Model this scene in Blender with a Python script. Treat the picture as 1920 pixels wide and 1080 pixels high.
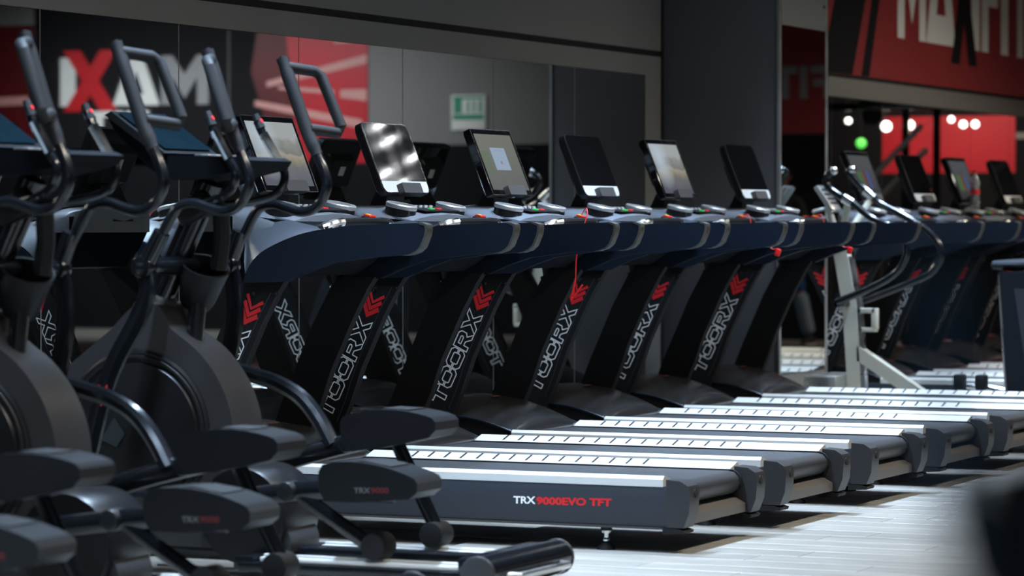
import bpy, bmesh, math, random
from mathutils import Vector, Matrix
random.seed(7)
for o in list(bpy.data.objects): bpy.data.objects.remove(o)
S = bpy.context.scene
COL = S.collection
R = math.radians

# ------------------------------------------------------------------ camera, world, exposure, lights
CAM = (7.05, -11.51, 1.25)
cd = bpy.data.cameras.new('camera'); cam = bpy.data.objects.new('camera', cd); COL.objects.link(cam)
cam.location = CAM
cam.rotation_euler = (R(90 - 1.2317), 0, R(24.5396))
cd.sensor_width = 36.0; cd.lens = 6000 / 1920 * 36.0
cd.clip_start = 0.05; cd.clip_end = 200
cd.dof.use_dof = True; cd.dof.focus_distance = 13.7; cd.dof.aperture_fstop = 2.6; cd.dof.aperture_blades = 9
S.camera = cam
W = bpy.data.worlds.new('world'); S.world = W; W.use_nodes = True
W.node_tree.nodes['Background'].inputs[0].default_value = (0.5, 0.6, 0.8, 1)
W.node_tree.nodes['Background'].inputs[1].default_value = 0.012
S.view_settings.view_transform = 'Standard'; S.view_settings.look = 'None'
S.view_settings.gamma = 1; S.view_settings.use_curve_mapping = False
S.view_settings.exposure = 0.1

def area(name, loc, sx, sy, power, col, rot=(0, 0, 0), spread=180):
    l = bpy.data.lights.new(name, 'AREA'); l.shape = 'RECTANGLE'; l.size = sx; l.size_y = sy
    l.energy = power; l.color = col; l.spread = R(spread)
    o = bpy.data.objects.new(name, l); COL.objects.link(o); o.location = loc; o.rotation_euler = rot
    return o
COLD = (0.57, 0.76, 1.0); WARM = (1.0, 0.93, 0.80)
# (x, y, length along y, power, colour, spread)
LAMPS = [(1.75, -6.0, 3.4, 130, COLD, 84), (1.75, -1.9, 3.4, 170, COLD, 84), (1.75, 2.3, 3.4, 165, COLD, 84), (1.75, 6.5, 3.4, 120, COLD, 84),
         (4.3, -4.6, 3.0, 75, WARM, 110), (4.3, 0.2, 3.0, 78, WARM, 110), (4.3, 5.0, 3.0, 78, WARM, 110), (4.3, 10.4, 3.0, 165, WARM, 120)]
LAMP_Z = 3.72
for i, (x, y, ln, p, c, sp) in enumerate(LAMPS):
    area('lamp_light', (x, y, LAMP_Z - 0.055), 0.16, ln - 0.1, p, c, (0, R(-6) if c is COLD else R(24), 0), sp)
# soft fill added behind the camera, set in an unseen window
area('fill_light', (7.5, -15.95, 2.6), 7.2, 1.9, 24, (0.55, 0.75, 1.0), (R(90), 0, 0), 150)

# ------------------------------------------------------------------ materials
MATS = {}
def mat(name, col, rough=0.5, metal=0.0, var=0.0, scale=8.0, bump=0.0, bscale=120.0, coat=0.0, emit=None, estr=0.0, alpha=1.0, trans=0.0, spec=0.5, rvar=0.0, stretch=None):
    m = bpy.data.materials.new(name); m.use_nodes = True
    nt = m.node_tree; b = nt.nodes['Principled BSDF']
    b.inputs['Base Color'].default_value = (*col, 1); b.inputs['Roughness'].default_value = rough
    b.inputs['Metallic'].default_value = metal; b.inputs['Coat Weight'].default_value = coat
    b.inputs['Specular IOR Level'].default_value = spec
    b.inputs['Transmission Weight'].default_value = trans
    if emit:
        b.inputs['Emission Color'].default_value = (*emit, 1); b.inputs['Emission Strength'].default_value = estr
    tc = nt.nodes.new('ShaderNodeTexCoord'); mp = nt.nodes.new('ShaderNodeMapping')
    nt.links.new(tc.outputs['Object'], mp.inputs[0])
    if stretch: mp.inputs['Scale'].default_value = stretch
    n = nt.nodes.new('ShaderNodeTexNoise'); n.inputs['Scale'].default_value = scale; n.inputs['Detail'].default_value = 5
    nt.links.new(mp.outputs[0], n.inputs['Vector'])
    if var > 0:
        mx = nt.nodes.new('ShaderNodeMix'); mx.data_type = 'RGBA'
        mx.inputs[6].default_value = (*[max(0, c * (1 - var)) for c in col], 1)
        mx.inputs[7].default_value = (*[min(1, c * (1 + var)) for c in col], 1)
        nt.links.new(n.outputs['Fac'], mx.inputs[0]); nt.links.new(mx.outputs[2], b.inputs['Base Color'])
    if rvar > 0:
        mr = nt.nodes.new('ShaderNodeMapRange'); mr.inputs[1].default_value = 0.3; mr.inputs[2].default_value = 0.7
        mr.inputs[3].default_value = max(0.02, rough - rvar); mr.inputs[4].default_value = min(1, rough + rvar)
        nt.links.new(n.outputs['Fac'], mr.inputs[0]); nt.links.new(mr.outputs[0], b.inputs['Roughness'])
    if bump > 0:
        n2 = nt.nodes.new('ShaderNodeTexNoise'); n2.inputs['Scale'].default_value = bscale; n2.inputs['Detail'].default_value = 3
        nt.links.new(mp.outputs[0], n2.inputs['Vector'])
        bp = nt.nodes.new('ShaderNodeBump'); bp.inputs['Strength'].default_value = bump; bp.inputs['Distance'].default_value = 0.002
        nt.links.new(n2.outputs['Fac'], bp.inputs['Height']); nt.links.new(bp.outputs[0], b.inputs['Normal'])
    MATS[name] = m
    return m
mat('wall_paint', (0.21, 0.205, 0.20), 0.7, var=0.06, scale=2, bump=0.15, bscale=90)
mat('wall_dark', (0.008, 0.009, 0.011), 0.85, var=0.15, scale=2, spec=0.15)
mat('pillar_paint', (0.12, 0.122, 0.135), 0.65, var=0.06, scale=2, bump=0.1, bscale=90)
mat('trim_grey', (0.22, 0.215, 0.20), 0.5, var=0.06)
mat('ceiling_paint', (0.03, 0.03, 0.033), 0.9, var=0.1)
mat('groove_black', (0.004, 0.004, 0.005), 0.8)
mat('mirror', (0.78, 0.81, 0.80), 0.012, 1.0)
mat('steel_frame', (0.55, 0.55, 0.53), 0.35, 0.9, rvar=0.1)
mat('red_banner', (0.30, 0.028, 0.03), 0.55, var=0.12, scale=3)
mat('red_panel', (0.50, 0.016, 0.028), 0.4, var=0.15, scale=2)
mat('red_dark', (0.10, 0.005, 0.008), 0.45, var=0.5, scale=2.5)
mat('white_print', (0.86, 0.86, 0.84), 0.6, var=0.03)
mat('painted_glare', (0.62, 0.30, 0.28), 0.5, var=0.1)  # pale colour of the painted light reflections
mat('grey_print', (0.30, 0.30, 0.31), 0.6, var=0.03)
mat('black_print', (0.012, 0.012, 0.014), 0.8, var=0.05, spec=0.15)
mat('red_print', (0.62, 0.012, 0.018), 0.5, var=0.05)
mat('dim_grey', (0.10, 0.10, 0.10), 0.6)
mat('dim_red', (0.09, 0.006, 0.006), 0.6)
mat('green_print', (0.02, 0.30, 0.17), 0.5)
mat('black_plastic', (0.008, 0.0085, 0.010), 0.42, var=0.15, scale=20, bump=0.12, bscale=400, spec=0.28)
mat('column_paint', (0.0115, 0.0115, 0.0125), 0.62, var=0.12, scale=6, bump=0.1, bscale=500, spec=0.13)
mat('shell_plastic', (0.0058, 0.0100, 0.0185), 0.34, var=0.1, scale=5, bump=0.08, bscale=500, spec=0.38)
mat('console_blue', (0.085, 0.095, 0.115), 0.36, var=0.08, scale=5)
mat('console_grey', (0.17, 0.185, 0.215), 0.34, var=0.08, scale=5)
mat('edge_trim', (0.05, 0.046, 0.042), 0.45, var=0.1, spec=0.3)
mat('side_alu', (0.030, 0.035, 0.045), 0.45, 0.0, var=0.08, scale=3, bump=0.05, bscale=400, spec=0.35)
mat('strip_alu', (0.60, 0.61, 0.60), 0.34, 0.0, var=0.04, scale=4, bump=0.08, bscale=300)
mat('belt_rubber', (0.034, 0.036, 0.040), 0.42, var=0.12, scale=30, bump=0.25, bscale=600)
mat('cap_plastic', (0.032, 0.032, 0.035), 0.42, var=0.1, bump=0.1, bscale=500, spec=0.4)
mat('crossbeam', (0.11, 0.10, 0.09), 0.5, var=0.1)
mat('hood_plastic', (0.020, 0.0195, 0.020), 0.2, var=0.15, scale=3, rvar=0.08)
mat('under_black', (0.004, 0.005, 0.007), 0.7, spec=0.08)
mat('rubber', (0.008, 0.008, 0.009), 0.65, var=0.1, spec=0.28)
mat('chrome', (0.80, 0.80, 0.80), 0.18, 1.0, rvar=0.08)
mat('sat_chrome', (0.62, 0.62, 0.62), 0.3, 1.0, rvar=0.08)
mat('ring_silver', (0.62, 0.62, 0.62), 0.32, 0.6, rvar=0.06)
mat('glass_black', (0.005, 0.005, 0.006), 0.06, coat=0.3, rvar=0.035, scale=9, stretch=(1, 1, 0.3))
mat('white_chin', (0.72, 0.72, 0.70), 0.35, var=0.03)
mat('clip_grey', (0.065, 0.06, 0.058), 0.55, var=0.08)
mat('button_green', (0.02, 0.42, 0.05), 0.4, emit=(0.05, 0.8, 0.12), estr=0.25)
mat('button_red', (0.62, 0.02, 0.03), 0.4, emit=(0.9, 0.05, 0.06), estr=0.2)
mat('button_grey', (0.4, 0.4, 0.4), 0.5)
mat('key_red', (0.70, 0.015, 0.012), 0.35)
mat('key_yellow', (0.85, 0.42, 0.02), 0.4)
mat('cord_red', (0.55, 0.01, 0.012), 0.5)
mat('label_white', (0.62, 0.62, 0.60), 0.6, var=0.03)
mat('tube_black', (0.006, 0.007, 0.009), 0.17, var=0.1, scale=12, spec=0.6)
mat('foam_grip', (0.0125, 0.013, 0.0145), 0.55, var=0.12, scale=20, bump=0.15, bscale=600, spec=0.28)
mat('shroud_grey', (0.040, 0.039, 0.041), 0.34, var=0.08, scale=4)
mat('disc_black', (0.007, 0.007, 0.008), 0.34, var=0.1)
mat('ring_rubber', (0.006, 0.006, 0.007), 0.5)
mat('screen_teal', (0.004, 0.012, 0.018), 0.14, coat=0.6, rvar=0.04)
mat('pedal_black', (0.007, 0.0075, 0.009), 0.42, var=0.12, bump=0.12, bscale=400, spec=0.3)
mat('cream_paint', (0.46, 0.45, 0.39), 0.4, var=0.06)
mat('jeans_dark', (0.03, 0.10, 0.32), 0.9, var=0.25, scale=30)
mat('jeans_light', (0.34, 0.48, 0.62), 0.9, var=0.25, scale=30)
mat('skin', (0.42, 0.24, 0.17), 0.55, var=0.05)
mat('hair', (0.05, 0.025, 0.014), 0.6, var=0.3, scale=60)
mat('shirt', (0.05, 0.055, 0.05), 0.9, var=0.2, scale=20)
mat('shoe', (0.03, 0.03, 0.03), 0.6, var=0.2)
mat('bottle_clear', (0.92, 0.95, 0.97), 0.06, trans=0.9)
mat('lamp_housing', (0.30, 0.30, 0.30), 0.5)
mat('lamp_glow', (0.9, 0.9, 0.9), 0.5, emit=(1.0, 0.97, 0.9), estr=5.0)
mat('lamp_green', (0.1, 0.6, 0.1), 0.5, emit=(0.15, 0.9, 0.12), estr=1.2)
mat('vent_mesh', (0.02, 0.026, 0.03), 0.5, bump=0.4, bscale=300)
mat('haze_blue', (0.10, 0.19, 0.27), 0.4, 0.0, var=0.1)  # colour of the rod that blurs into the bluish haze
mat('fore_black', (0.010, 0.010, 0.011), 0.6, var=0.1)
mat('seat_blue', (0.006, 0.009, 0.014), 0.5, var=0.1, spec=0.25)

def floor_mat(name, boards):
    m = bpy.data.materials.new(name); m.use_nodes = True; nt = m.node_tree; b = nt.nodes['Principled BSDF']
    geo = nt.nodes.new('ShaderNodeNewGeometry'); oi = nt.nodes.new('ShaderNodeObjectInfo')
    mp = nt.nodes.new('ShaderNodeMapping'); mp.inputs['Scale'].default_value = (0.9, 14, 1)
    nt.links.new(geo.outputs['Position'], mp.inputs[0])
    n = nt.nodes.new('ShaderNodeTexNoise'); n.noise_dimensions = '4D'; n.inputs['Scale'].default_value = 2.2; n.inputs['Detail'].default_value = 7; n.inputs['Roughness'].default_value = 0.62
    nt.links.new(mp.outputs[0], n.inputs['Vector'])
    mu = nt.nodes.new('ShaderNodeMath'); mu.operation = 'MULTIPLY'; mu.inputs[1].default_value = 40
    nt.links.new(oi.outputs['Random'], mu.inputs[0])
    if boards: nt.links.new(mu.outputs[0], n.inputs['W'])
    cr = nt.nodes.new('ShaderNodeValToRGB')
    cr.color_ramp.elements[0].position = 0.28; cr.color_ramp.elements[0].color = (0.185, 0.172, 0.152, 1)
    cr.color_ramp.elements[1].position = 0.68; cr.color_ramp.elements[1].color = (0.385, 0.37, 0.34, 1)
    nt.links.new(n.outputs['Fac'], cr.inputs[0])
    last = cr.outputs[0]
    if boards:
        mr = nt.nodes.new('ShaderNodeMapRange'); mr.inputs[3].default_value = 0.86; mr.inputs[4].default_value = 1.1
        nt.links.new(oi.outputs['Random'], mr.inputs[0])
        hs = nt.nodes.new('ShaderNodeHueSaturation'); nt.links.new(mr.outputs[0], hs.inputs['Value']); nt.links.new(last, hs.inputs['Color'])
        last = hs.outputs[0]
    else:
        br = nt.nodes.new('ShaderNodeTexBrick'); br.inputs['Scale'].default_value = 1.0
        br.inputs['Brick Width'].default_value = 1.2; br.inputs['Row Height'].default_value = 0.2; br.inputs['Mortar Size'].default_value = 0.003
        br.inputs['Color1'].default_value = (1, 1, 1, 1); br.inputs['Color2'].default_value = (0.88, 0.88, 0.88, 1); br.inputs['Mortar'].default_value = (0.25, 0.25, 0.25, 1)
        nt.links.new(geo.outputs['Position'], br.inputs['Vector'])
        mx = nt.nodes.new('ShaderNodeMix'); mx.data_type = 'RGBA'; mx.blend_type = 'MULTIPLY'; mx.inputs[0].default_value = 1
        nt.links.new(last, mx.inputs[6]); nt.links.new(br.outputs[0], mx.inputs[7]); last = mx.outputs[2]
    nt.links.new(last, b.inputs['Base Color']); b.inputs['Roughness'].default_value = 0.36
    MATS[name] = m
floor_mat('floor_wood', False); floor_mat('plank_wood', True)

def screen_mat(name, kind):
    """what a lit screen shows; UV: u across, v up"""
    m = bpy.data.materials.new(name); m.use_nodes = True; nt = m.node_tree; b = nt.nodes['Principled BSDF']
    uv = nt.nodes.new('ShaderNodeUVMap'); sep = nt.nodes.new('ShaderNodeSeparateXYZ'); nt.links.new(uv.outputs[0], sep.inputs[0])
    def box(u0, u1, v0, v1):
        out = None
        for src, a, c in (('X', u0, u1), ('Y', v0, v1)):
            for op, val in (('GREATER_THAN', a), ('LESS_THAN', c)):
                q = nt.nodes.new('ShaderNodeMath'); q.operation = op; q.inputs[1].default_value = val
                nt.links.new(sep.outputs[src], q.inputs[0])
                if out is None: out = q.outputs[0]
                else:
                    k = nt.nodes.new('ShaderNodeMath'); k.operation = 'MULTIPLY'
                    nt.links.new(out, k.inputs[0]); nt.links.new(q.outputs[0], k.inputs[1]); out = k.outputs[0]
        return out
    def over(base, fac, col):
        mx = nt.nodes.new('ShaderNodeMix'); mx.data_type = 'RGBA'
        nt.links.new(fac, mx.inputs[0]); nt.links.new(base, mx.inputs[6]); mx.inputs[7].default_value = (*col, 1)
        return mx.outputs[2]
    cr = nt.nodes.new('ShaderNodeValToRGB'); e = cr.color_ramp.elements
    n = nt.nodes.new('ShaderNodeTexNoise'); n.inputs['Scale'].default_value = 2.6; n.inputs['Detail'].default_value = 4
    nt.links.new(uv.outputs[0], n.inputs['Vector'])
    ad = nt.nodes.new('ShaderNodeMath'); ad.operation = 'MULTIPLY_ADD'; ad.inputs[1].default_value = 0.45; 
    nt.links.new(n.outputs['Fac'], ad.inputs[0]); nt.links.new(sep.outputs['Y'], ad.inputs[2])
    nt.links.new(ad.outputs[0], cr.inputs[0])
    if kind == 'road':
        e[0].position = 0.28; e[0].color = (0.13, 0.14, 0.18, 1); e[1].position = 1.12; e[1].color = (0.50, 0.53, 0.54, 1)
        a = e.new(0.52); a.color = (0.22, 0.22, 0.22, 1); a = e.new(0.58); a.color = (0.30, 0.27, 0.19, 1); a = e.new(0.70); a.color = (0.46, 0.43, 0.34, 1); a = e.new(0.76); a.color = (0.26, 0.26, 0.24, 1); a = e.new(0.92); a.color = (0.34, 0.35, 0.33, 1)
        last = cr.outputs[0]
        gr = nt.nodes.new('ShaderNodeTexGradient'); gr.gradient_type = 'SPHERICAL'
        mp = nt.nodes.new('ShaderNodeMapping'); mp.inputs['Location'].default_value = (-0.3, -0.62, 0) ; mp.inputs['Scale'].default_value = (3.2, 2.2, 1); mp.vector_type = 'POINT'
        mp.inputs['Scale'].default_value = (2.6, 1.5, 1); mp.inputs['Location'].default_value = (-0.22 * 2.6, -0.72 * 1.5, 0)
        nt.links.new(uv.outputs[0], mp.inputs[0]); nt.links.new(mp.outputs[0], gr.inputs[0])
        last = over(last, gr.outputs['Fac'], (0.66, 0.78, 0.9))
    elif kind == 'popup':
        e[0].position = 0.2; e[0].color = (0.17, 0.18, 0.17, 1); e[1].position = 1.0; e[1].color = (0.22, 0.22, 0.19, 1)
        last = over(cr.outputs[0], box(0.02, 0.22, 0.3, 0.7), (0.17, 0.21, 0.15))
        last = over(last, box(0.30, 0.70, 0.36, 0.76), (0.40, 0.53, 0.70))
        last = over(last, box(0.40, 0.62, 0.705, 0.715), (0.30, 0.42, 0.58))
        gr = nt.nodes.new('ShaderNodeTexGradient'); gr.gradient_type = 'SPHERICAL'
        mp = nt.nodes.new('ShaderNodeMapping'); mp.inputs['Scale'].default_value = (11, 9, 1); mp.inputs['Location'].default_value = (-0.5 * 11, -0.52 * 9, 0)
        nt.links.new(uv.outputs[0], mp.inputs[0]); nt.links.new(mp.outputs[0], gr.inputs[0])
        q = nt.nodes.new('ShaderNodeMath'); q.operation = 'GREATER_THAN'; q.inputs[1].default_value = 0.02; nt.links.new(gr.outputs['Fac'], q.inputs[0])
        q2 = nt.nodes.new('ShaderNodeMath'); q2.operation = 'LESS_THAN'; q2.inputs[1].default_value = 0.12; nt.links.new(gr.outputs['Fac'], q2.inputs[0])
        k = nt.nodes.new('ShaderNodeMath'); k.operation = 'MULTIPLY'; nt.links.new(q.outputs[0], k.inputs[0]); nt.links.new(q2.outputs[0], k.inputs[1])
        last = over(last, k.outputs[0], (0.50, 0.50, 0.58))
        last = over(last, box(0.48, 0.52, 0.47, 0.52), (0.42, 0.22, 0.20))
    else:   # 'menu': coloured columns on grey
        e[0].position = 0.2; e[0].color = (0.045, 0.048, 0.052, 1); e[1].position = 1.0; e[1].color = (0.10, 0.105, 0.115, 1)
        last = cr.outputs[0]
        for u, c in ((0.16, (0.06, 0.22, 0.06)), (0.30, (0.16, 0.13, 0.06)), (0.44, (0.16, 0.06, 0.05)), (0.58, (0.05, 0.13, 0.34)), (0.72, (0.10, 0.08, 0.12))):
            last = over(last, box(u, u + 0.11, 0.22, 0.62), c)
    b.inputs['Base Color'].default_value = (0.01, 0.01, 0.01, 1); b.inputs['Roughness'].default_value = 0.18
    nt.links.new(last, b.inputs['Emission Color']); b.inputs['Emission Strength'].default_value = 0.6
    MATS[name] = m
screen_mat('screen_road', 'road'); screen_mat('screen_popup', 'popup'); screen_mat('screen_menu', 'menu')

# ------------------------------------------------------------------ mesh helpers
def smooth_path(pts, sub=6, closed=False):
    P = [Vector(p) for p in pts]; n = len(P); out = []
    rng = n if closed else n - 1
    for i in range(rng):
        p0 = P[(i - 1) % n] if (closed or i > 0) else P[0]*2 - P[1]
        p1 = P[i]; p2 = P[(i + 1) % n]
        p3 = P[(i + 2) % n] if (closed or i + 2 < n) else P[-1]*2 - P[-2]
        for k in range(sub):
            t = k / sub
            out.append(0.5 * ((2 * p1) + (-p0 + p2) * t + (2*p0 - 5*p1 + 4*p2 - p3) * t*t + (-p0 + 3*p1 - 3*p2 + p3) * t**3))
    if not closed: out.append(P[-1])
    return out
class MB:
    def __init__(s): s.bm = bmesh.new()
    def _merge(s, t, bevel=0, seg=2):
        if bevel > 0:
            ed = [e for e in t.edges if len(e.link_faces) == 2 and e.calc_face_angle(0) > R(28)]
            bmesh.ops.bevel(t, geom=ed, offset=bevel, segments=seg, profile=0.5, affect='EDGES', clamp_overlap=True)
        bmesh.ops.recalc_face_normals(t, faces=t.faces)
        me = bpy.data.meshes.new('tmp'); t.to_mesh(me); t.free(); s.bm.from_mesh(me); bpy.data.meshes.remove(me)
        return s
    def box(s, c, size, rot=None, bevel=0, seg=2):
        t = bmesh.new(); bmesh.ops.create_cube(t, size=1)
        M = Matrix.Translation(c) @ (rot.to_4x4() if rot else Matrix()) @ Matrix.Diagonal((*size, 1))
        bmesh.ops.transform(t, matrix=M, verts=t.verts)
        return s._merge(t, bevel, seg)
    def bb(s, x0, x1, y0, y1, z0, z1, bevel=0, seg=2):
        return s.box(((x0+x1)/2, (y0+y1)/2, (z0+z1)/2), (abs(x1-x0), abs(y1-y0), abs(z1-z0)), None, bevel, seg)
    def prism(s, poly, y0, y1, bevel=0, seg=2, axis='y'):
        """polygon in (x,z) pushed along y (axis 'y'), or (y,z) pushed along x (axis 'x'), or (x,y) along z"""
        t = bmesh.new()
        f = {'y': lambda a, b, d: (a, d, b), 'x': lambda a, b, d: (d, a, b), 'z': lambda a, b, d: (a, b, d)}[axis]
        v0 = [t.verts.new(f(a, b, y0)) for a, b in poly]; v1 = [t.verts.new(f(a, b, y1)) for a, b in poly]
        n = len(poly)
        t.faces.new(v0); t.faces.new(v1[::-1])
        for i in range(n): t.faces.new((v0[i], v0[(i+1) % n], v1[(i+1) % n], v1[i]))
        return s._merge(t, bevel, seg)
    def loft(s, rings, cap=True):
        t = bmesh.new(); vs = [[t.verts.new(p) for p in r] for r in rings]; n = len(rings[0])
        for a, b in zip(vs, vs[1:]):
            for i in range(n): t.faces.new((a[i], a[(i+1) % n], b[(i+1) % n], b[i]))
        if cap: t.faces.new(vs[0][::-1]); t.faces.new(vs[-1])
        return s._merge(t)
    def tube(s, pts, r, seg=10, sub=6, smooth=True, flat=1.0, closed=False):
        P = smooth_path(pts, sub, closed) if smooth else [Vector(p) for p in pts]
        n = len(P); rings = []; up = None
        for i, p in enumerate(P):
            a = P[(i - 1) % n] if (i > 0 or closed) else p; b = P[(i + 1) % n] if (i < n - 1 or closed) else p
            d = (b - a).normalized()
            if up is None:
                up = Vector((0, 1, 0)) if abs(d.y) < 0.9 else Vector((0, 0, 1))
            side = d.cross(up).normalized(); up2 = side.cross(d).normalized(); up = up2
            rr = r[min(len(r) - 1, int(i / max(1, n - 1) * (len(r) - 1) + 0.5))] if isinstance(r, (list, tuple)) else r
            rings.append([p + side * math.cos(2*math.pi*k/seg) * rr + up2 * math.sin(2*math.pi*k/seg) * rr * flat for k in range(seg)])
        if closed: rings.append(rings[0])
        return s.loft(rings, cap=not closed)
    def cyl(s, p0, p1, r0, r1=None, seg=20, bevel=0):
        p0 = Vector(p0); p1 = Vector(p1); d = p1 - p0; r1 = r0 if r1 is None else r1
        t = bmesh.new(); bmesh.ops.create_cone(t, cap_ends=True, segments=seg, radius1=r0, radius2=r1, depth=d.length)
        q = Vector((0, 0, 1)).rotation_difference(d.normalized()).to_matrix().to_4x4()
        bmesh.ops.transform(t, matrix=Matrix.Translation((p0 + p1) / 2) @ q, verts=t.verts)
        return s._merge(t, bevel)
    def lathe(s, prof, c, axis=(0, 0, 1), seg=24):
        """profile of (radius, height) turned round an axis through c"""
        q = Vector((0, 0, 1)).rotation_difference(Vector(axis).normalized()).to_matrix(); c = Vector(c)
        rings = [[c + q @ Vector((max(r, 1e-4) * math.cos(2*math.pi*k/seg), max(r, 1e-4) * math.sin(2*math.pi*k/seg), h)) for k in range(seg)] for r, h in prof]
        return s.loft(rings)
    def sphere(s, c, r, sc=(1, 1, 1), seg=14):
        t = bmesh.new(); bmesh.ops.create_uvsphere(t, u_segments=seg, v_segments=max(6, seg // 2 + 2), radius=r)
        bmesh.ops.transform(t, matrix=Matrix.Translation(c) @ Matrix.Diagonal((*sc, 1)), verts=t.verts)
        return s._merge(t)
    def quad(s, pts):
        s.bm.faces.new([s.bm.verts.new(p) for p in pts]); return s
def obj(name, mb, m, parent=None, off=(0, 0, 0), sharp=32, flat=False):
    me = bpy.data.meshes.new(name)
    if any(off): bmesh.ops.translate(mb.bm, vec=(-off[0], -off[1], -off[2]), verts=mb.bm.verts)
    mb.bm.to_mesh(me); mb.bm.free()
    if not flat:
        for p in me.polygons: p.use_smooth = True
        me.set_sharp_from_angle(angle=R(sharp))
    me.materials.append(MATS[m])
    o = bpy.data.objects.new(name, me); COL.objects.link(o)
    if parent: o.parent = parent
    return o
def tag(o, label=None, cat=None, group=None, kind=None):
    if label: o['label'] = label
    if cat: o['category'] = cat
    if group: o['group'] = group
    if kind: o['kind'] = kind
    return o
def thing(name, label, cat, loc, group=None):
    o = bpy.data.objects.new(name, None); COL.objects.link(o); o.location = loc; o.empty_display_size = 0.1
    return tag(o, label, cat, group)
def dup(root, loc, label, group=None):
    """a copy of a thing with copies of its parts and sub-parts"""
    r = root.copy(); COL.objects.link(r); r.location = loc; r['label'] = label
    if group: r['group'] = group
    for ch in list(root.children):
        c = ch.copy(); COL.objects.link(c); c.parent = r
        for g in list(ch.children):
            d = g.copy(); COL.objects.link(d); d.parent = c
    return r
def struct(name, mb, m, parent=None, flat=True):
    o = obj(name, mb, m, parent, flat=flat)
    if parent is None: o['kind'] = 'structure'
    return o

# flat lettering --------------------------------------------------
def ribbon(mb, loops, w, f):
    """outline lettering: a thin band along each closed loop; f maps (s,t) to a point"""
    for L in loops:
        n = len(L); P = [Vector(p) for p in L]; ins = []; outs = []
        for i in range(n):
            d0 = (P[i] - P[i-1]).normalized(); d1 = (P[(i+1) % n] - P[i]).normalized()
            n0 = Vector((-d0.y, d0.x)); n1 = Vector((-d1.y, d1.x)); m = (n0 + n1)
            m = m.normalized() if m.length > 1e-4 else n0
            k = w / 2 / max(0.5, m.dot(n0))
            ins.append(P[i] + m * k); outs.append(P[i] - m * k)
        a = [mb.bm.verts.new(f(p.x, p.y)) for p in ins]; b = [mb.bm.verts.new(f(p.x, p.y)) for p in outs]
        for i in range(n): mb.bm.faces.new((a[i], a[(i+1) % n], b[(i+1) % n], b[i]))
T_ = [[(0, .72), (.38, .72), (.38, 0), (.67, 0), (.67, .72), (1.05, .72), (1.05, 1), (0, 1)]]
OL = [(0, .455), (0, .18), (.18, 0), (1.02, 0), (1.2, .18), (1.2, .455), (.93, .455), (.93, .33), (.86, .26), (.34, .26), (.27, .33), (.27, .455)]
O_ = [OL, [(a, 1 - b) for a, b in OL]]
R_ = [[(0, 0), (.28, 0), (.28, .34), (.52, .34), (.82, 0), (1.15, 0), (.84, .36), (1.05, .5), (1.05, .84), (.88, 1), (0, 1)],
      [(.28, .57), (.70, .57), (.77, .63), (.77, .71), (.70, .76), (.28, .76)]]
X_ = [[(0, 0), (.36, 0), (.65, .33), (.94, 0), (1.3, 0), (.85, .5), (1.3, 1), (.94, 1), (.65, .67), (.36, 1), (0, 1), (.45, .5)]]
WORD = []; s_ = 0
for g, wd in ((T_, 1.05), (O_, 1.2), (O_, 1.2), (R_, 1.12), (X_, 1.3)):
    WORD += [[(a + s_, b) for a, b in L] for L in g]; s_ += wd + 0.08
WORD_LEN = s_
def text_mesh(txt, size, bold=0.0, sx=1.0):
    """vertices and faces of a word in the built-in typeface, origin at its left baseline"""
    c = bpy.data.curves.new('word', 'FONT'); c.body = txt; c.size = size; c.offset = bold; c.fill_mode = 'FRONT'; c.resolution_u = 3
    o = bpy.data.objects.new('word', c); COL.objects.link(o)
    dg = bpy.context.evaluated_depsgraph_get(); dg.update()
    me = bpy.data.meshes.new_from_object(o.evaluated_get(dg))
    vs = [(v.co.x * sx, v.co.y) for v in me.vertices]; fs = [list(p.vertices) for p in me.polygons]
    bpy.data.objects.remove(o); bpy.data.curves.remove(c); bpy.data.meshes.remove(me)
    return vs, fs
def add_text(mb, txt, size, f, bold=0.0, sx=1.0):
    vs, fs = text_mesh(txt, size, bold, sx)
    V = [mb.bm.verts.new(f(a, b)) for a, b in vs]
    for q in fs:
        try: mb.bm.faces.new([V[i] for i in q])
        except ValueError: pass
    return max(a for a, b in vs) if vs else 0
# block capitals out of convex strokes, unit height
def seg_(x0, x1, y0, y1): return [(x0, y0), (x1, y0), (x1, y1), (x0, y1)]
BLOCK = {
 'M': (1.0, [seg_(0, .24, 0, 1), seg_(.76, 1, 0, 1), [(.24, 1), (.24, .55), (.5, .12), (.5, .62)], [(.76, 1), (.5, .62), (.5, .12), (.76, .55)]]),
 'A': (1.0, [[(0, 0), (.27, 0), (.60, 1), (.36, 1)], [(.73, 0), (1.0, 0), (.64, 1), (.40, 1)], seg_(.1, .9, 0, .23)]),
 'X': (0.95, [[(0, 0), (.3, 0), (.95, 1), (.65, 1)], [(.65, 0), (.95, 0), (.3, 1), (0, 1)]]),
 'I': (0.26, [seg_(0, .26, 0, 1)]),
 'F': (0.72, [seg_(0, .26, 0, 1), seg_(.26, .72, .76, 1), seg_(.26, .62, .38, .60)]),
 'T': (0.82, [seg_(0, .82, .76, 1), seg_(.28, .54, 0, .76)]),
}
def block_word(mb, ch, s0, sx, h, f, lift=0.0):
    w, st = BLOCK[ch]
    for k, q in enumerate(st):
        mb.quad([f(s0 + a * sx, b * h, lift + k * 0.0004) for a, b in q])
    return s0 + w * sx

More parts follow.
